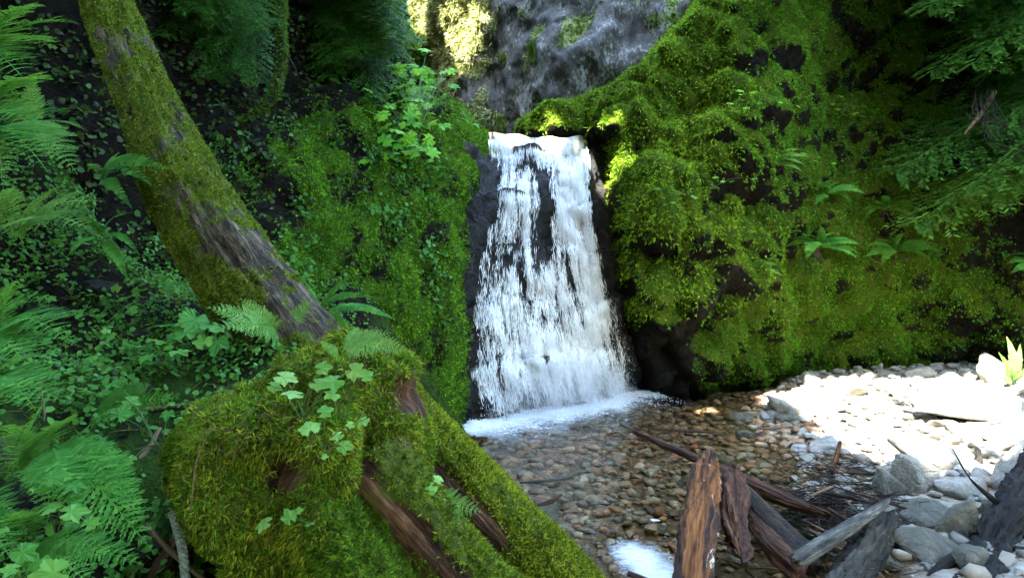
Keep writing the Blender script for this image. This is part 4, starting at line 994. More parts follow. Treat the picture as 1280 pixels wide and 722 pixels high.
# bank ferns: base pixel, distance, tip pixels with distance
bf = [
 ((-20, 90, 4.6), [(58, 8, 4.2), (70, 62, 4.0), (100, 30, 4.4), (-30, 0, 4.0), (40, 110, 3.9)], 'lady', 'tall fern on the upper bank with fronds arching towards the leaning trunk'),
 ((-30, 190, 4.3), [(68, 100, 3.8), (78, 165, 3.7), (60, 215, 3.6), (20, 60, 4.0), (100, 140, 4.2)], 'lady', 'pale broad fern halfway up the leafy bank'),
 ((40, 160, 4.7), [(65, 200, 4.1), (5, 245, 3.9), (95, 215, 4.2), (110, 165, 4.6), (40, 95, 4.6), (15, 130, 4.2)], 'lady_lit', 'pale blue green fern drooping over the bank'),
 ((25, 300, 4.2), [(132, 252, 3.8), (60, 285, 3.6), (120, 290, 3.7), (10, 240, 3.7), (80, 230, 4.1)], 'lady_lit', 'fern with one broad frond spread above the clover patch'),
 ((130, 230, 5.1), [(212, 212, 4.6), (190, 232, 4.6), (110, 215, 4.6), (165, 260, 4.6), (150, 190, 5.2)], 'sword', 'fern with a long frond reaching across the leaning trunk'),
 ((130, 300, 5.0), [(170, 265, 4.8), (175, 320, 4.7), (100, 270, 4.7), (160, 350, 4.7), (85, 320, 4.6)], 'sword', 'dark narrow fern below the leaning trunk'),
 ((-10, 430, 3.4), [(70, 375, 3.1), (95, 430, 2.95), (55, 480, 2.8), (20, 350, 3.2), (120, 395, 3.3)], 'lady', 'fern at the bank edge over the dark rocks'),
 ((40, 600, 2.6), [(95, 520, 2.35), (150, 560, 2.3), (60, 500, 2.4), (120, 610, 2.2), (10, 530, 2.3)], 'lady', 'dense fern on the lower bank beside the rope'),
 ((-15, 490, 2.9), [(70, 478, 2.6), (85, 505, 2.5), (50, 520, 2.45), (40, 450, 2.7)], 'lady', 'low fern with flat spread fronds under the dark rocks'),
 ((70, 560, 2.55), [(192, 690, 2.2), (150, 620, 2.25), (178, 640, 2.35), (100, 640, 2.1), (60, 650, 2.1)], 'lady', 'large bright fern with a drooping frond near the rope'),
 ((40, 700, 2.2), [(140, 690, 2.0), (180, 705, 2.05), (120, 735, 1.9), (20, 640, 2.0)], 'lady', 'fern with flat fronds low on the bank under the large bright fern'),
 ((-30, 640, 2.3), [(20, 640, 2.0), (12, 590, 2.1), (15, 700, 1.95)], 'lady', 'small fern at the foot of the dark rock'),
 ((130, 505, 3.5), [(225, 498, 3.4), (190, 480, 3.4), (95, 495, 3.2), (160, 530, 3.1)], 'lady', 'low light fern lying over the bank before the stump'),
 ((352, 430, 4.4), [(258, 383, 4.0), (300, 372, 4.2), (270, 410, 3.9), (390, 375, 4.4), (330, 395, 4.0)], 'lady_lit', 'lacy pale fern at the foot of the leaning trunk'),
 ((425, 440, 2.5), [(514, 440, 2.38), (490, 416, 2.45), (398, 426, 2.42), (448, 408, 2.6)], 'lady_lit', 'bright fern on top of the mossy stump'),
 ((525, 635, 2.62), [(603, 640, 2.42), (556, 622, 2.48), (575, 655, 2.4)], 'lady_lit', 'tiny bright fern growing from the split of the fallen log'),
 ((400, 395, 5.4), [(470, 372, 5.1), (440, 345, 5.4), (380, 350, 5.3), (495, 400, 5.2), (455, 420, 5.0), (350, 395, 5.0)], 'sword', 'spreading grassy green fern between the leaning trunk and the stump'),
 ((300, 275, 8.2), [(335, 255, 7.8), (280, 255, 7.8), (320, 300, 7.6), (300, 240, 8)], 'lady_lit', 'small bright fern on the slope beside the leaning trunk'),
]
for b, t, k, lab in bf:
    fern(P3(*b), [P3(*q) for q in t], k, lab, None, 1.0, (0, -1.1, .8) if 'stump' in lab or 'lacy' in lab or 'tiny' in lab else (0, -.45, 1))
# ferns on the right wall with brown dead skirts
rwl = ['star shaped fern on the mossy right wall with a brown skirt', 'star shaped fern under the twisted roots of the right wall']
def wall_pt(px, py, f, disp):
    Y = 13.0
    for _ in range(12):
        q = P3(px, py, Y); Y = .5 * Y + .5 * float(f(np.array([q[0]]), np.array([q[2]]))[0])
    q = P3(px, py, Y)[None]
    return P3(px, py, Y - float(disp(q, None)[0]) - .03)
for k, (px, py, r, lab) in enumerate([
    (1020, 308, 42, 'long armed fern on the right wall with a brown skirt of dead fronds'), (1116, 312, 38, 'blue green fern hanging on the right wall beside the long armed one'),
    (930, 338, 32, 'bright fern growing on the buttress edge of the right wall'), (1030, 243, 30, 'small fern above the long armed fern'), (1105, 262, 30, 'dark fern above the blue green fern'),
    (1290, 330, 40, 'dim fern in the shaded corner of the right wall'), (960, 205, 34, 'bright fern in a dip of the upper right wall')]):
    b = wall_pt(px, py, fR, dispR); L = r * b[1] / FPX * 1.15
    tips = [b + np.array([math.cos(a) * L, -abs(R.normal()) * .25 - .2, L * (.0 + .5 * math.sin(a) - .15 * R.random())]) for a in np.radians(np.linspace(-30, 210, 11) + R.normal(size=11) * 9)]
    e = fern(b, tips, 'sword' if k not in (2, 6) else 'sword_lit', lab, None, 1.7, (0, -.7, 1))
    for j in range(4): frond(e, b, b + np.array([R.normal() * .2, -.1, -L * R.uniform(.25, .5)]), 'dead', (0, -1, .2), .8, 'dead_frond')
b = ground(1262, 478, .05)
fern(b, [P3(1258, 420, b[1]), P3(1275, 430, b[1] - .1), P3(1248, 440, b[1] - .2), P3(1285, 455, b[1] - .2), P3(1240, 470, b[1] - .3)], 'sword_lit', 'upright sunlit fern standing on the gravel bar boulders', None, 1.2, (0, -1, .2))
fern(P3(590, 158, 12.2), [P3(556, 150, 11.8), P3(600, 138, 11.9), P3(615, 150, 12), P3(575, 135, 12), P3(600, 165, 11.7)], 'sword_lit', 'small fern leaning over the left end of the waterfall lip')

# ------------------------------------------------------------------ broad leaved plants
def lobed(name, m, lobes=5, depth=.3, seed=0, n=44):
    """palmate leaf with toothed, pointed lobes, folded a little along its veins"""
    r = np.random.default_rng(seed); V = [[.08, 0, 0.0]]; c0 = [math.radians(q) for q in ((0, 62, -62, 118, -118) if lobes == 5 else (0, 45, -45, 88, -88, 132, -132))]
    ln = [1.0, .84, .84, .58, .58] if lobes == 5 else [1.0, .92, .92, .8, .8, .6, .6]
    for i in range(n):
        a = -math.pi + 2 * math.pi * (i + .5) / n; best = 0
        for c, l in zip(c0, ln):
            dlt = abs((a - c + math.pi) % (2 * math.pi) - math.pi); best = max(best, l * (1 - depth * min(1, dlt / (.55 if lobes == 5 else .4)) ** .9))
        rr = .62 * best * (1 + .06 * (-1) ** i + r.normal() * .02)
        if abs(abs(a) - math.pi) < .3: rr *= .35
        fold = min(abs((a - c + math.pi) % (2 * math.pi) - math.pi) for c in c0)
        V.append([rr * math.cos(a) + .08, rr * math.sin(a), -.32 * rr * rr + .16 * rr * min(fold, .5) + r.normal() * .012])
    F = [[0, 1 + i, 1 + (i + 1) % n] for i in range(n)]
    return mesh(name, np.array(V), np.array(F), m, False)
LF5 = [lobed('leaf', M['leaf'], 5, .45, k) for k in range(3)] + [lobed('leaf', M['leaf'], 7, .35, 5)]
LFS = [lobed('leaf', M['leaf_pale'], 5, .4, k) for k in range(3)]
LFB = [lobed('leaf', M['bush_leaf'], 7, .45, k) for k in range(3)]
def place_leaf(parent, pos, size, nrm, mes, yaw=None, foot=None, sr=.0025):
    z = norm(np.asarray(nrm, float)); a = R.uniform(0, 6.28) if yaw is None else yaw
    x = norm(np.cross(np.cross(z, [math.cos(a), math.sin(a), 0]), z)); y = np.cross(z, x)
    c = [size * x, size * y, size * z]
    Mx = Matrix(((c[0][0], c[1][0], c[2][0], pos[0]), (c[0][1], c[1][1], c[2][1], pos[1]), (c[0][2], c[1][2], c[2][2], pos[2]), (0, 0, 0, 1)))
    o = child('leaf', mes[int(R.integers(len(mes)))], parent, Mx)
    if foot is not None:
        V, F, tc = tube([foot, (np.asarray(foot) + pos) / 2 + np.array([0, 0, np.linalg.norm(np.asarray(foot) - pos) * .12]), pos], [sr, sr * .8, sr * .5], 6, 5, None, 1, False)
        st = obj('stem', mesh('stem', V, F, M['stem']), o); st.matrix_parent_inverse = Mx.inverted()
    return o
def stem(parent, a, b, r=.0025, name='stem'):
    mid = (np.asarray(a) + b) / 2 + np.array([0, 0, np.linalg.norm(np.asarray(b) - a) * .12])
    V, F, tc = tube([a, mid, b], [r, r * .8, r * .5], 6, 5, None, 1, False)
    child(name, mesh(name, V, F, M['stem']), parent)
def plant(name, base, leaves, lab, cat='plant', mes=LF5, group=None, up=(0, -.5, 1), tilt=.35, sr=.0025):
    e = empty(name, base, lab, cat, group)
    for (px, py, Y, w) in leaves:
        q = P3(px, py, Y)
        place_leaf(e, q, w * Y / FPX * .95, np.array(up) + R.normal(size=3) * tilt, mes, None, np.asarray(base) + R.normal(size=3) * .01, sr)
    return e
plant('lobed_plant', stump_at(380, 520, -.02), [(a_, b_, stump_at(a_, b_, .04 + .05 * R.random())[1], w_ * .85) for a_, b_, _, w_ in [(352, 470, 2.5, 40), (372, 492, 2.42, 38), (395, 478, 2.45, 34), (420, 475, 2.48, 44), (440, 462, 2.55, 36), (418, 492, 2.4, 30), (340, 482, 2.5, 26), (400, 460, 2.6, 30), (455, 470, 2.5, 26)]], 'cluster of light green lobed leaves crowning the mossy stump', 'plant', LFS, None, (0, -.75, 1))
plant('lobed_plant', stump_at(405, 560, -.02), [(a_, b_, stump_at(a_, b_, .04 + .05 * R.random())[1], w_ * .85) for a_, b_, _, w_ in [(388, 537, 2.22, 40), (403, 515, 2.26, 28), (424, 543, 2.22, 24), (427, 557, 2.2, 28), (456, 524, 2.24, 24), (404, 570, 2.2, 14), (440, 530, 2.24, 16)]], 'few light lobed leaves on the mossy front of the stump', 'plant', LFS, None, (0, -.75, 1))
plant('lobed_plant', stump_at(350, 665, -.02), [(a_, b_, stump_at(a_, b_, .04 + .05 * R.random())[1], w_ * .85) for a_, b_, _, w_ in [(333, 653, 2.16, 34), (363, 648, 2.16, 28), (388, 655, 2.18, 18), (372, 638, 2.2, 14)]], 'pair of small lobed leaves low on the mossy stump', 'plant', LFS, None, (0, -.75, 1))
plant('lobed_plant', P3(535, 640, 2.6), [(522, 606, 2.5, 26), (540, 608, 2.48, 24), (550, 600, 2.52, 18), (535, 622, 2.46, 16)], 'small lobed plant at the split of the fallen log', 'plant', LFS, None, (0, -.75, 1))
plant('lobed_plant', P3(245, 440, 4.2), [(215, 405, 4, 44), (245, 397, 4, 46), (262, 410, 3.9, 40), (232, 418, 3.9, 38), (272, 425, 3.9, 40), (200, 425, 3.9, 36), (288, 405, 4.1, 34), (255, 430, 3.85, 30), (222, 438, 3.8, 34)], 'broad leaved plant in front of the leaning trunk base')
plant('lobed_plant', P3(200, 560, 3.0), [(148, 520, 2.9, 36), (140, 478, 3.2, 30), (160, 500, 3.1, 26), (210, 515, 3.0, 22), (165, 575, 2.7, 22)], 'scattered broad leaves between the ferns and the stump')
plant('lobed_plant', P3(70, 660, 2.3), [(62, 598, 2.1, 36), (85, 640, 2.05, 40), (58, 636, 2.1, 34), (95, 605, 2.15, 30), (48, 610, 2.2, 24), (110, 655, 2.05, 24)], 'bright lobed leaves among the lower ferns')
plant('lobed_plant', P3(30, 740, 2.1), [(25, 688, 1.95, 40), (72, 715, 1.85, 56), (18, 710, 1.9, 30), (50, 700, 1.95, 30), (5, 665, 2.0, 22)], 'large rounded leaves at the bottom of the bank')
plant('lobed_plant', P3(440, 520, 4.6), [(420, 430, 4.3, 26), (440, 415, 4.5, 24), (400, 440, 4.2, 28), (460, 430, 4.5, 22)], 'leafy sprig behind the stump top', 'plant', LFS, None, (0, -.75, 1))
for k, (px, py) in enumerate([(60, 330), (110, 345), (30, 360), (90, 370), (150, 390), (60, 400), (130, 420), (180, 450), (20, 420), (80, 450), (150, 470), (200, 470), (300, 440), (320, 400), (40, 300), (10, 320), (230, 470), (110, 470)]):
    b = on_bank(px, py)
    e = empty('leafy_sprig', b, 'small leafy sprig rising from the ground cover on the bank', 'plant', 'leafy sprigs on the bank')
    for j in range(int(R.integers(4, 8))):
        q = b + np.array([R.normal() * .1, R.normal() * .08 - .05, R.uniform(.05, .2)]); place_leaf(e, q, R.uniform(.05, .11), np.array([0, -.4, 1]) + R.normal(size=3) * .4, LF5, None, b)
# bush by the lip
b = wall_pt(520, 185, fL, dispL)
lv = []
for k in range(130):
    t = R.random(); px, py = R.normal(524 - 14 * t, 22), 78 + 118 * t + R.normal() * 8
    lv.append((px, py, min(wall_pt(px, py, fL, dispL)[1], 12.6) - R.uniform(.05, .7), R.uniform(13, 30)))
plant('broadleaf_bush', b, lv, 'bright green broad leaved bush on the cliff edge left of the waterfall lip', 'bush', LFB, None, (0, -.6, 1), .35, .004)
for px, py, n, lab in ((1050, 140, 16, 'layered bright sapling leaves on the upper right wall'), (1012, 135, 10, 'small sapling spray beside the layered sapling'), (985, 200, 18, 'low leafy spray under the layered sapling'), (935, 130, 14, 'leafy sprig hanging on the upper buttress'), (830, 245, 12, 'little light leaved plant on the mossy buttress'), (890, 235, 12, 'little plant in a crack of the mossy buttress')):
    q = wall_pt(px, py, fR, dispR); e = empty('sapling', q, lab, 'plant')
    for j in range(n):
        l = q + np.array([R.normal() * .35, -.15 - .35 * R.random(), R.normal() * .12 + .05]); place_leaf(e, l, R.uniform(.07, .17), np.array([0, -.35, 1]) + R.normal(size=3) * .2, LFB if px > 900 else LF5, None, q, .004)

# small leaf clumps on the left cliff
def leaf_clump(seed, n=24, sz=.036):
    r = np.random.default_rng(seed); d = norm(r.normal(size=(n, 3)) * np.array([1, .5, .8])); p = d * r.uniform(.05, .24, (n, 1)); p[:, 1] -= .1
    V, F = leaves_flat(p, np.tile([0, -.5, .85], (n, 1)), sz, .35, r)
    V = np.r_[V, [[0, .02, -.02], [.004, .02, -.02]]]; c = len(V) - 2; b = np.arange(n) * 6   # leaf stalks meet at one crown
    k = len(V); V = np.r_[V, V[b + 3] + np.array([.003, 0, .002])]
    F = np.r_[F, np.stack([b + 3, k + np.arange(n), np.full(n, c + 1), np.full(n, c)], 1)]
    return V, F
CL = [mesh('leafy_clump', *leaf_clump(k), M['cover'], True) for k in range(6)]
def cliff_clumps(n, zone, f, disp, lab, group, name='leafy_clump', s0=.6, s1=1.25):
    k = 0; tr = 0
    while k < n and tr < 4000:
        tr += 1; px, py = R.uniform(zone[0], zone[2]), R.uniform(zone[1], zone[3])
        if fbm(np.array([[px / 70, py / 70, 1.7]]), 1, 2, 5)[0] < -.02: continue
        q = wall_pt(px, py, f, disp); o = obj(name, CL[int(R.integers(6))], None, lab, 'plant', group)
        o.location = q; o.rotation_euler = (R.normal() * .2, R.uniform(-3, 3) * .5, R.normal() * .3); o.scale = (R.uniform(s0, s1),) * 3; k += 1
cliff_clumps(110, (270, 160, 550, 420), fL, dispL, 'small leafy clump growing on the mossy slope left of the waterfall', 'leafy clumps on the left cliff')
cliff_clumps(20, (440, 100, 560, 230), fL, dispL, 'leafy clump around the bush on the cliff edge', 'leafy clumps by the bush')
cliff_clumps(60, (820, 80, 1270, 340), fR, dispR, 'small leafy clump growing on the mossy right wall', 'leafy clumps on the right wall', s0=.5, s1=1.1)

# ground cover on the bank
bpx, bpy_ = to_px(BV)
mk = sstep(480, 380, bpx) * (.15 + .85 * (fbm(BV, 1.8, 3, 151) > -.12)) * (1 - .9 * sstep(60, 20, np.hypot(bpx - 190, (bpy_ - 560) * .6)))
p, q = scatter(BV, BF, 26000, mk); q = norm(q * np.sign(q[:, 2:3]) + np.array([0, -.25, .4]))
V1 = leaves_flat(p + q * R.uniform(.01, .11, len(p))[:, None], q, .02, .5)
V, F = V1
obj('ground_cover', mesh('ground_cover', V, F, M['cover'], True), bank, kind='stuff')
p, q = scatter(BV, BF, 9000, np.clip(mossB, 0, 1)); q *= np.sign(q[:, 2:3]); V, F = blades(p, q, 3, .03, .006, .7, .1)
obj('moss', mesh('moss', V, F, M['moss_dark'], False), bank, kind='stuff')
parts, tcs = [], []
p, q = scatter(BV, BF, 700, sstep(520, 440, bpx))
for g in p:
    d = R.normal(size=3) * np.array([1, 1, .25]); d = d / np.linalg.norm(d) * R.uniform(.03, .13)
    V, F, tc = tube([g - d + [0, 0, .015], g + [0, 0, .02], g + d + [0, 0, .015]], [.002, .003, .0015], 4, 4, None, 1, False); parts.append((V, F)); tcs.append(tc)
V, F = join(parts); obj('leaf_litter', mesh('leaf_litter', V, F, M['twig'], True, {'tc': np.concatenate(tcs)}), bank, kind='stuff')
for k, (px, py, w, lab) in enumerate([(122, 362, 40, 'dark blue grey rock on the bank below the leaning trunk'), (172, 420, 30, 'small dark rock under the broad leaved plant'), (172, 490, 36, 'flat grey rock beside the pale brown stick'), (20, 570, 70, 'dark wet rock under the bank ferns'), (188, 690, 40, 'blue grey rock behind the drooping fern frond'), (55, 395, 44, 'dark rock half covered by ferns')]):
    q = on_bank(px, py); s_ = w * q[1] / FPX / 2; V = IV * (1 + .3 * fbm(IV + k * 4, 1, 3, 200 + k))[:, None] * np.array([s_, s_, s_ * .7])
    o = obj('bank_rock', mesh('bank_rock', V, IF, M['wet_rock'], True), None, lab, 'rock'); o.location = q

# ------------------------------------------------------------------ conifers
def bough_mesh(seed, m):
    """drooping flat spray of needles along +X, unit length"""
    r = np.random.default_rng(seed); pos, dirs = [], []
    for i in range(64):
        f = (i + .5) / 64; x = .06 + .94 * f; L = (.42 * (1 - f) ** .7 + .06) * r.uniform(.6, 1.1); sg = 1 if i % 2 else -1
        an = math.radians(r.normal(52, 8)); d = np.array([math.cos(an), sg * math.sin(an), -.25 + r.normal() * .12])
        for j in range(13):
            g = (j + 1) / 13; c = np.array([x, 0, -.22 * x * x]) + d * L * g + np.array([0, 0, -.1 * g * g * L])
            for s2 in (-1, 1):
                e = norm(d + np.array([-d[1], d[0], 0]) * s2 * .9 + r.normal(size=3) * .15); pos.append(c); dirs.append(e)
    pos, dirs = np.array(pos), np.array(dirs); n = len(pos)
    s_ = norm(np.cross(dirs, np.array([0, 0, 1.0]) + r.normal(size=(n, 3)) * .3)); L = r.uniform(.02, .036, n)[:, None]
    V = np.stack([pos, pos + dirs * L * .5 + s_ * .0055, pos + dirs * L, pos + dirs * L * .5 - s_ * .0055], 1).reshape(-1, 3); F = np.arange(4 * n).reshape(-1, 4)
    t, f, _ = tube([(0, 0, 0), (.5, 0, -.055), (1, 0, -.22)], [.012, .007, .002], 8, 5, None, 1, False)
    V, F = join([(V, F), (t, f)])
    return mesh('bough', V, F, m, False)
BO = [bough_mesh(k, M['conifer']) for k in range(4)]
def conifer(name, base, top, r, boughs, lab, trunk_m='bark'):
    e = empty(name, base, lab, 'tree')
    V, F, tc = tube([base, (np.asarray(base) + top) / 2, top], [r, r * .8, r * .5], 30, 14, bark_disp(.02, 8)); child('trunk', mesh('trunk', V, F, M[trunk_m], True, {'tc': tc, 'moss': np.full(len(V), .2)}), e)
    for a, b in boughs:
        a, b = np.asarray(a), np.asarray(b); x = b - a; L = np.linalg.norm(x); x = x / L; y = np.cross([0, -.3 + R.normal() * .2, 1], x); y /= np.linalg.norm(y); z = np.cross(x, y)
        Mx = Matrix(((x[0] * L, y[0] * L, z[0] * L, a[0]), (x[1] * L, y[1] * L, z[1] * L, a[1]), (x[2] * L, y[2] * L, z[2] * L, a[2]), (0, 0, 0, 1)))
        child('bough', BO[int(R.integers(4))], e, Mx)
    return e
# right: tree on the rim outside the frame, boughs hanging in
base = P3(1400, 260, 12.6); top = P3(1420, -600, 12.2); bo = []
for k in range(52):
    py = R.uniform(-160, 190); a = P3(1400 + R.uniform(-20, 20), py - 50, 12.4); L = R.uniform(.5, 1)
    b = P3(1400 - 290 * L * R.uniform(.6, 1), py + R.uniform(0, 50), 12.4 - R.uniform(-.8, 1.2)); bo.append((a, b))
conifer('hemlock_tree', base, top, .22, bo, 'hemlock tree with lacy drooping boughs over the shaded right wall')
base = wall_pt(1215, 60, fR, dispR); top = base + np.array([-.2, -.6, 5.0]); bo = []
for k in range(26):
    a = base + (top - base) * R.uniform(-.1, .6); an = R.uniform(3.4, 6.0); L = R.uniform(.8, 1.7); bo.append((a, a + np.array([math.cos(an) * L, math.sin(an) * L * .8, -.25 * L])))
conifer('hemlock_tree', base, top, .1, bo, 'young hemlock rooted high on the right wall')
# bare roots and twigs at the right
e = empty('hanging_roots', P3(1240, 100, 12.2), 'thin bare roots hanging in loops below the hemlock boughs', 'roots')
for k in range(12):
    x0 = 1232 + R.normal() * 8; V, F, tc = tube([P3(x0, 118 + R.normal() * 5, 12.0), P3(x0 + 6 + R.normal() * 8, 145 + R.normal() * 10, 11.8), P3(x0 + 25 + R.normal() * 12, 172 + R.normal() * 8, 11.7), P3(x0 + 55 + R.normal() * 12, 182 + R.normal() * 14, 11.7)], [.012, .008, .006, .003], 20, 5, None, 1, False)
    child('root', mesh('root', V, F, M['grey_bark'], True, {'tc': tc}), e)
V, F, tc = tube([P3(1243, 115, 12.1), P3(1228, 140, 12), P3(1205, 168, 12)], [.05, .04, .02], 20, 8, bark_disp(.01, 20)); child('root', mesh('root', V, F, M['twig'], True, {'tc': tc}), e)
# left: conifers on the slope
for (px, py), (xa, xb), lab, nb in (((440, 30), (340, 530), 'dark conifer hanging over the slope beside the gorge', 44), ((250, 10), (190, 340), 'dim conifer above the hanging dead branch', 26)):
    base = wall_pt(px, py, fL, dispL); top = base + np.array([.1, -.8, 6.0]); bo = []
    for k in range(nb):
        a = base + (top - base) * R.uniform(.02, .42); tx = R.uniform(xa, xb); b = P3(tx, R.uniform(-60, 95), base[1] - R.uniform(.3, 2.0)); d = b - a; L = np.linalg.norm(d); bo.append((a, a + d * min(1, 2.0 / L)))
    conifer('conifer_tree', base, top, .13, bo, lab)

# ------------------------------------------------------------------ forest ground, far trees, unseen trees added to block light
hx, hy = np.meshgrid(np.arange(-34, -9.5, .6), np.arange(-14, 30, .6), indexing='ij')
V = np.stack([hx, hy, 5.0 + (-9.5 - hx) * .22], -1).reshape(-1, 3); V[:, 2] += .5 * fbm(V, .3, 3, 5)
obj('forest_slope', mesh('forest_slope', V, grid_faces(*hx.shape)[:, ::-1], M['bank'], attrs={'moss': np.full(len(V), .5)}), None, 'wooded slope rising beyond the left cliff', 'slope', kind='structure')
bx2, by2 = np.meshgrid(np.arange(-9, 12, .5), np.arange(-8, .5, .5), indexing='ij')
V = np.stack([bx2, by2, np.full_like(bx2, .8)], -1).reshape(-1, 3); V[:, 2] += .2 * fbm(V, .6, 3, 6) + .25 * np.maximum(0, -V[:, 0] - 2)
obj('forest_floor', mesh('forest_floor', V, grid_faces(*bx2.shape)[:, ::-1], M['bank'], attrs={'moss': np.full(len(V), .5)}), None, 'forest floor behind the viewpoint', 'ground', kind='structure')

LIT = np.array([ground(px, py)[:2] for px, py in [(930, 500), (960, 484), (1040, 476), (1180, 470), (1290, 468), (1295, 560), (1290, 610), (1235, 600), (1205, 622), (1150, 622), (1095, 585), (1020, 548), (985, 528), (950, 515)]])
def in_poly(q, poly):
    x, y = q[:, 0], q[:, 1]; c = np.zeros(len(q), bool); j = len(poly) - 1
    for i in range(len(poly)):
        xi, yi = poly[i]; xj, yj = poly[j]
        c ^= ((yi > y) != (yj > y)) & (x < (xj - xi) * (y - yi) / (yj - yi + 1e-12) + xi); j = i
    return c
n = 76000  # leaf layer added out of view across the sun, gaps cut for sun patches
Q = np.stack([R.uniform(-9, 13, n), R.uniform(-1, 19.5, n), R.uniform(-.3, 10, n)], 1)
t = R.uniform(15, 19, n) - (Q - np.array([1, 9, 2])) @ S
C = Q + S * t[:, None]
gq = C - S * ((C[:, 2] - .3) / S[2])[:, None]
jit = .35 * np.stack([fbm(gq, .9, 3, 301), fbm(gq, .9, 3, 302)], 1)
keep = ~in_poly(gq[:, :2] + jit, LIT)
for px, py, Y, r in [(590, 20, 17.3, .7), (598, 80, 17.2, .75), (575, 50, 17.5, .6), (590, -20, 17.3, .6), (745, 186, 12.6, .45), (770, 190, 12.4, .35), (775, 196, 12.2, .4), (795, 206, 12.1, .3), (640, 168, 12.9, .35), (690, 172, 12.9, .4), (612, 166, 12.8, .3), (530, 95, 11.9, .35), (515, 150, 11.2, .2), (880, 500, 12.0, .35), (1270, 470, 13, .6)]:
    w = C - P3(px, py, Y); dpe = np.linalg.norm(w - (w @ S)[:, None] * S, axis=1)
    keep &= dpe > r * (1 + .5 * fbm(C, 1.2, 2, 310))
for px, py, Y, r in [(930, 320, 12.2, .8), (965, 330, 12.6, .6), (900, 250, 12, .6), (350, 640, 2.4, .7), (480, 680, 2.4, .6)]:   # added leaves forced to stay, shading the buttress and the stump
    w = C - P3(px, py, Y); keep |= np.linalg.norm(w - (w @ S)[:, None] * S, axis=1) < r
C = C[keep]
roots = [(-11.5, -4), (-12.5, 1), (-12, 6), (-6, -4), (-1.5, -5.5), (4, -5), (9, -4.5)]
near = np.argmin(np.stack([np.hypot(C[:, 0] - a - 2, C[:, 1] - b) for a, b in roots]), 0)
for k, (a, b) in enumerate(roots):  # added trunks and limbs carry the parts of that leaf layer
    P = C[near == k]
    if len(P) < 50: continue
    z0 = 5.0 + (-9.5 - a) * .22 if a < -9.5 else 1.0
    e = empty('sun_block_tree', (a, b, z0 - .3), 'unseen leafy tree added to shade the gorge, its crown gapped for sun patches', 'tree', 'unseen trees added to block the sun')
    cc = P.mean(0)
    V, F, tc = tube([(a, b, z0 - .3), (a * .9 + cc[0] * .1, b * .9 + cc[1] * .1, (z0 + cc[2]) / 2), cc], [.32, .25, .1], 20, 12, bark_disp(.03, 6, k))
    child('trunk', mesh('trunk', V, F, M['bark'], True, {'tc': tc, 'moss': np.full(len(V), .4)}), e)
    for j in range(9):
        f = R.uniform(.45, .95); st = np.array([a, b, z0]) * (1 - f) + cc * f; en = P[int(R.integers(len(P)))]
        V, F, tc = tube([st, (st + en) / 2 + [0, 0, .3], en], [.09, .06, .02], 10, 6, None); child('limb', mesh('limb', V, F, M['bark'], True, {'tc': tc, 'moss': np.full(len(V), .2)}), e)
    V, F = leaves_quad(P, np.tile([0, 0, 1.0], (len(P), 1)), .28, .8)
    child('crown', mesh('crown', V, F, M['canopy'], True), e)
for k, (x0, x1, y0, y1, z0, z1, bx0, by0, bz0, nn, lab) in enumerate([(5.8, 13.5, 9.2, 15.5, 8.9, 13, 13.5, 14.5, 7.5, 5200, 'unseen tree added over the right wall to darken that corner'), (-10, -2.6, 4.6, 11.5, 7.6, 11, -9.5, 9.5, 6.0, 5200, 'unseen tree added over the left slope to darken that corner')]):
    P = np.stack([R.uniform(x0, x1, nn), R.uniform(y0, y1, nn), R.uniform(z0, z1, nn)], 1); P = P[P[:, 2] > P[:, 1] * .42 + 2.9]; P = P[fbm(P, .8, 3, 340 + k) > -.2]
    e = empty('corner_shade_tree', (bx0, by0, bz0), lab, 'tree'); cc = P.mean(0)  # crown added above the frame to darken an upper corner
    V, F, tc = tube([(bx0, by0, bz0), ((bx0 + cc[0]) / 2, by0, cc[2]), cc], [.3, .22, .08], 20, 12, bark_disp(.03, 6, k)); child('trunk', mesh('trunk', V, F, M['bark'], True, {'tc': tc, 'moss': np.full(len(V), .4)}), e)
    for j in range(14):
        en = P[int(R.integers(len(P)))]; st = cc + (np.array([bx0, by0, cc[2]]) - cc) * R.random(); V, F, tc = tube([st, (st + en) / 2 + [0, 0, .2], en], [.07, .05, .02], 10, 6, None); child('limb', mesh('limb', V, F, M['bark'], True, {'tc': tc, 'moss': np.full(len(V), .2)}), e)
    V, F = leaves_quad(P, np.tile([0, 0, 1.0], (len(P), 1)), .25, .6); child('crown', mesh('crown', V, F, M['canopy'], True), e)
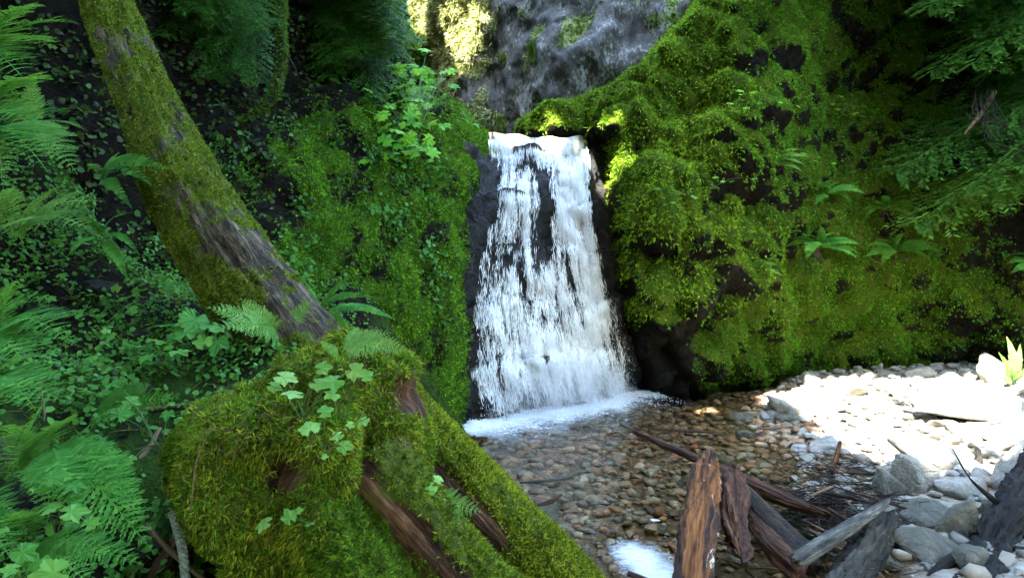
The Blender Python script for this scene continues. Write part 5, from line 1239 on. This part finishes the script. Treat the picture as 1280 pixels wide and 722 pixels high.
for k, (a, b, rr, z1) in enumerate([(-13, -9, 3.5, 13), (-8, -10, 3.4, 14), (-3, -10.5, 3.4, 13), (2, -10.5, 3.4, 15), (7, -10, 3.4, 13), (12, -8, 3.4, 14), (16, -3, 3.4, 13), (18, 3, 3.4, 14), (18.5, 8.5, 3.2, 14), (-16, -4, 3.4, 14)]):  # leaf walls added out of view to cut flat fill from the low sky
    e = empty('sky_block_tree', (a, b, .3), 'unseen tall tree with a full crown added to block low sky light', 'tree', 'unseen trees added to block low sky light')
    V, F, tc = tube([(a, b, .3), (a, b, z1 * .5), (a + .2, b, z1)], [.35, .25, .06], 20, 12, bark_disp(.03, 6, k)); child('trunk', mesh('trunk', V, F, M['bark'], True, {'tc': tc, 'moss': np.full(len(V), .4)}), e)
    nn = 4200; d = norm(R.normal(size=(nn, 3))) * R.random((nn, 1)) ** .4; P = np.array([a, b, z1 * .52]) + d * np.array([rr, rr, z1 * .52]); P = P[(fbm(P, .7, 3, 350 + k) > -.25) & (P[:, 2] > .6)]
    V, F = leaves_quad(P, np.tile([0, 0, 1.0], (len(P), 1)), .3, .7); child('crown', mesh('crown', V, F, M['canopy'], True), e)
fx, fy = np.meshgrid(np.arange(-22, 10, .7), np.arange(19.5, 42, .7), indexing='ij')
V = np.stack([fx, fy, 3.5 + (fy - 19.5) * .75], -1).reshape(-1, 3); V[:, 2] += .8 * fbm(V, .3, 3, 15)
obj('far_slope', mesh('far_slope', V, grid_faces(*fx.shape)[:, ::-1], M['bank'], attrs={'moss': np.full(len(V), .8)}), None, 'steep wooded slope closing the gorge upstream', 'slope', kind='structure')
# sunlit trees up the gorge
for k, (px, py, Y, rr, nn) in enumerate([(515, 8, 23, 1.7, 5500), (470, -30, 26, 2.2, 5000), (560, -60, 25, 2.0, 4000), (440, 20, 21, 1.4, 4000), (545, 75, 21, 1.3, 3500), (490, 70, 19, 1.2, 3500)]):
    c = P3(px, py, Y); e = empty('maple_tree', c + np.array([0, 0, -3.5]), ['bright sunlit maple up the gorge beside the rock wall', 'taller maple behind the dark conifer', 'maple reaching over the gorge rock wall', 'low maple at the top of the left slope', 'small maple in the cleft beside the grey rock wall', 'leafy maple sapling behind the cliff edge bush'][k], 'tree')
    V, F, tc = tube([c + np.array([0, 0, -3.5]), c + np.array([.2, 0, -1]), c + np.array([0, 0, .8])], [.2, .14, .05], 16, 10, None); child('trunk', mesh('trunk', V, F, M['bark'], True, {'tc': tc, 'moss': np.full(len(V), .4)}), e)
    d = norm(R.normal(size=(nn, 3))); P = c + d * (rr * R.random((nn, 1)) ** .45) * np.array([1, 1, .85]); P = P[fbm(P, 1.2, 3, 320 + k) > -.12]
    V, F = leaves_quad(P, np.tile([0, -.2, 1.0], (len(P), 1)), .1, .6); child('crown', mesh('crown', V, F, M['canopy'], True), e)
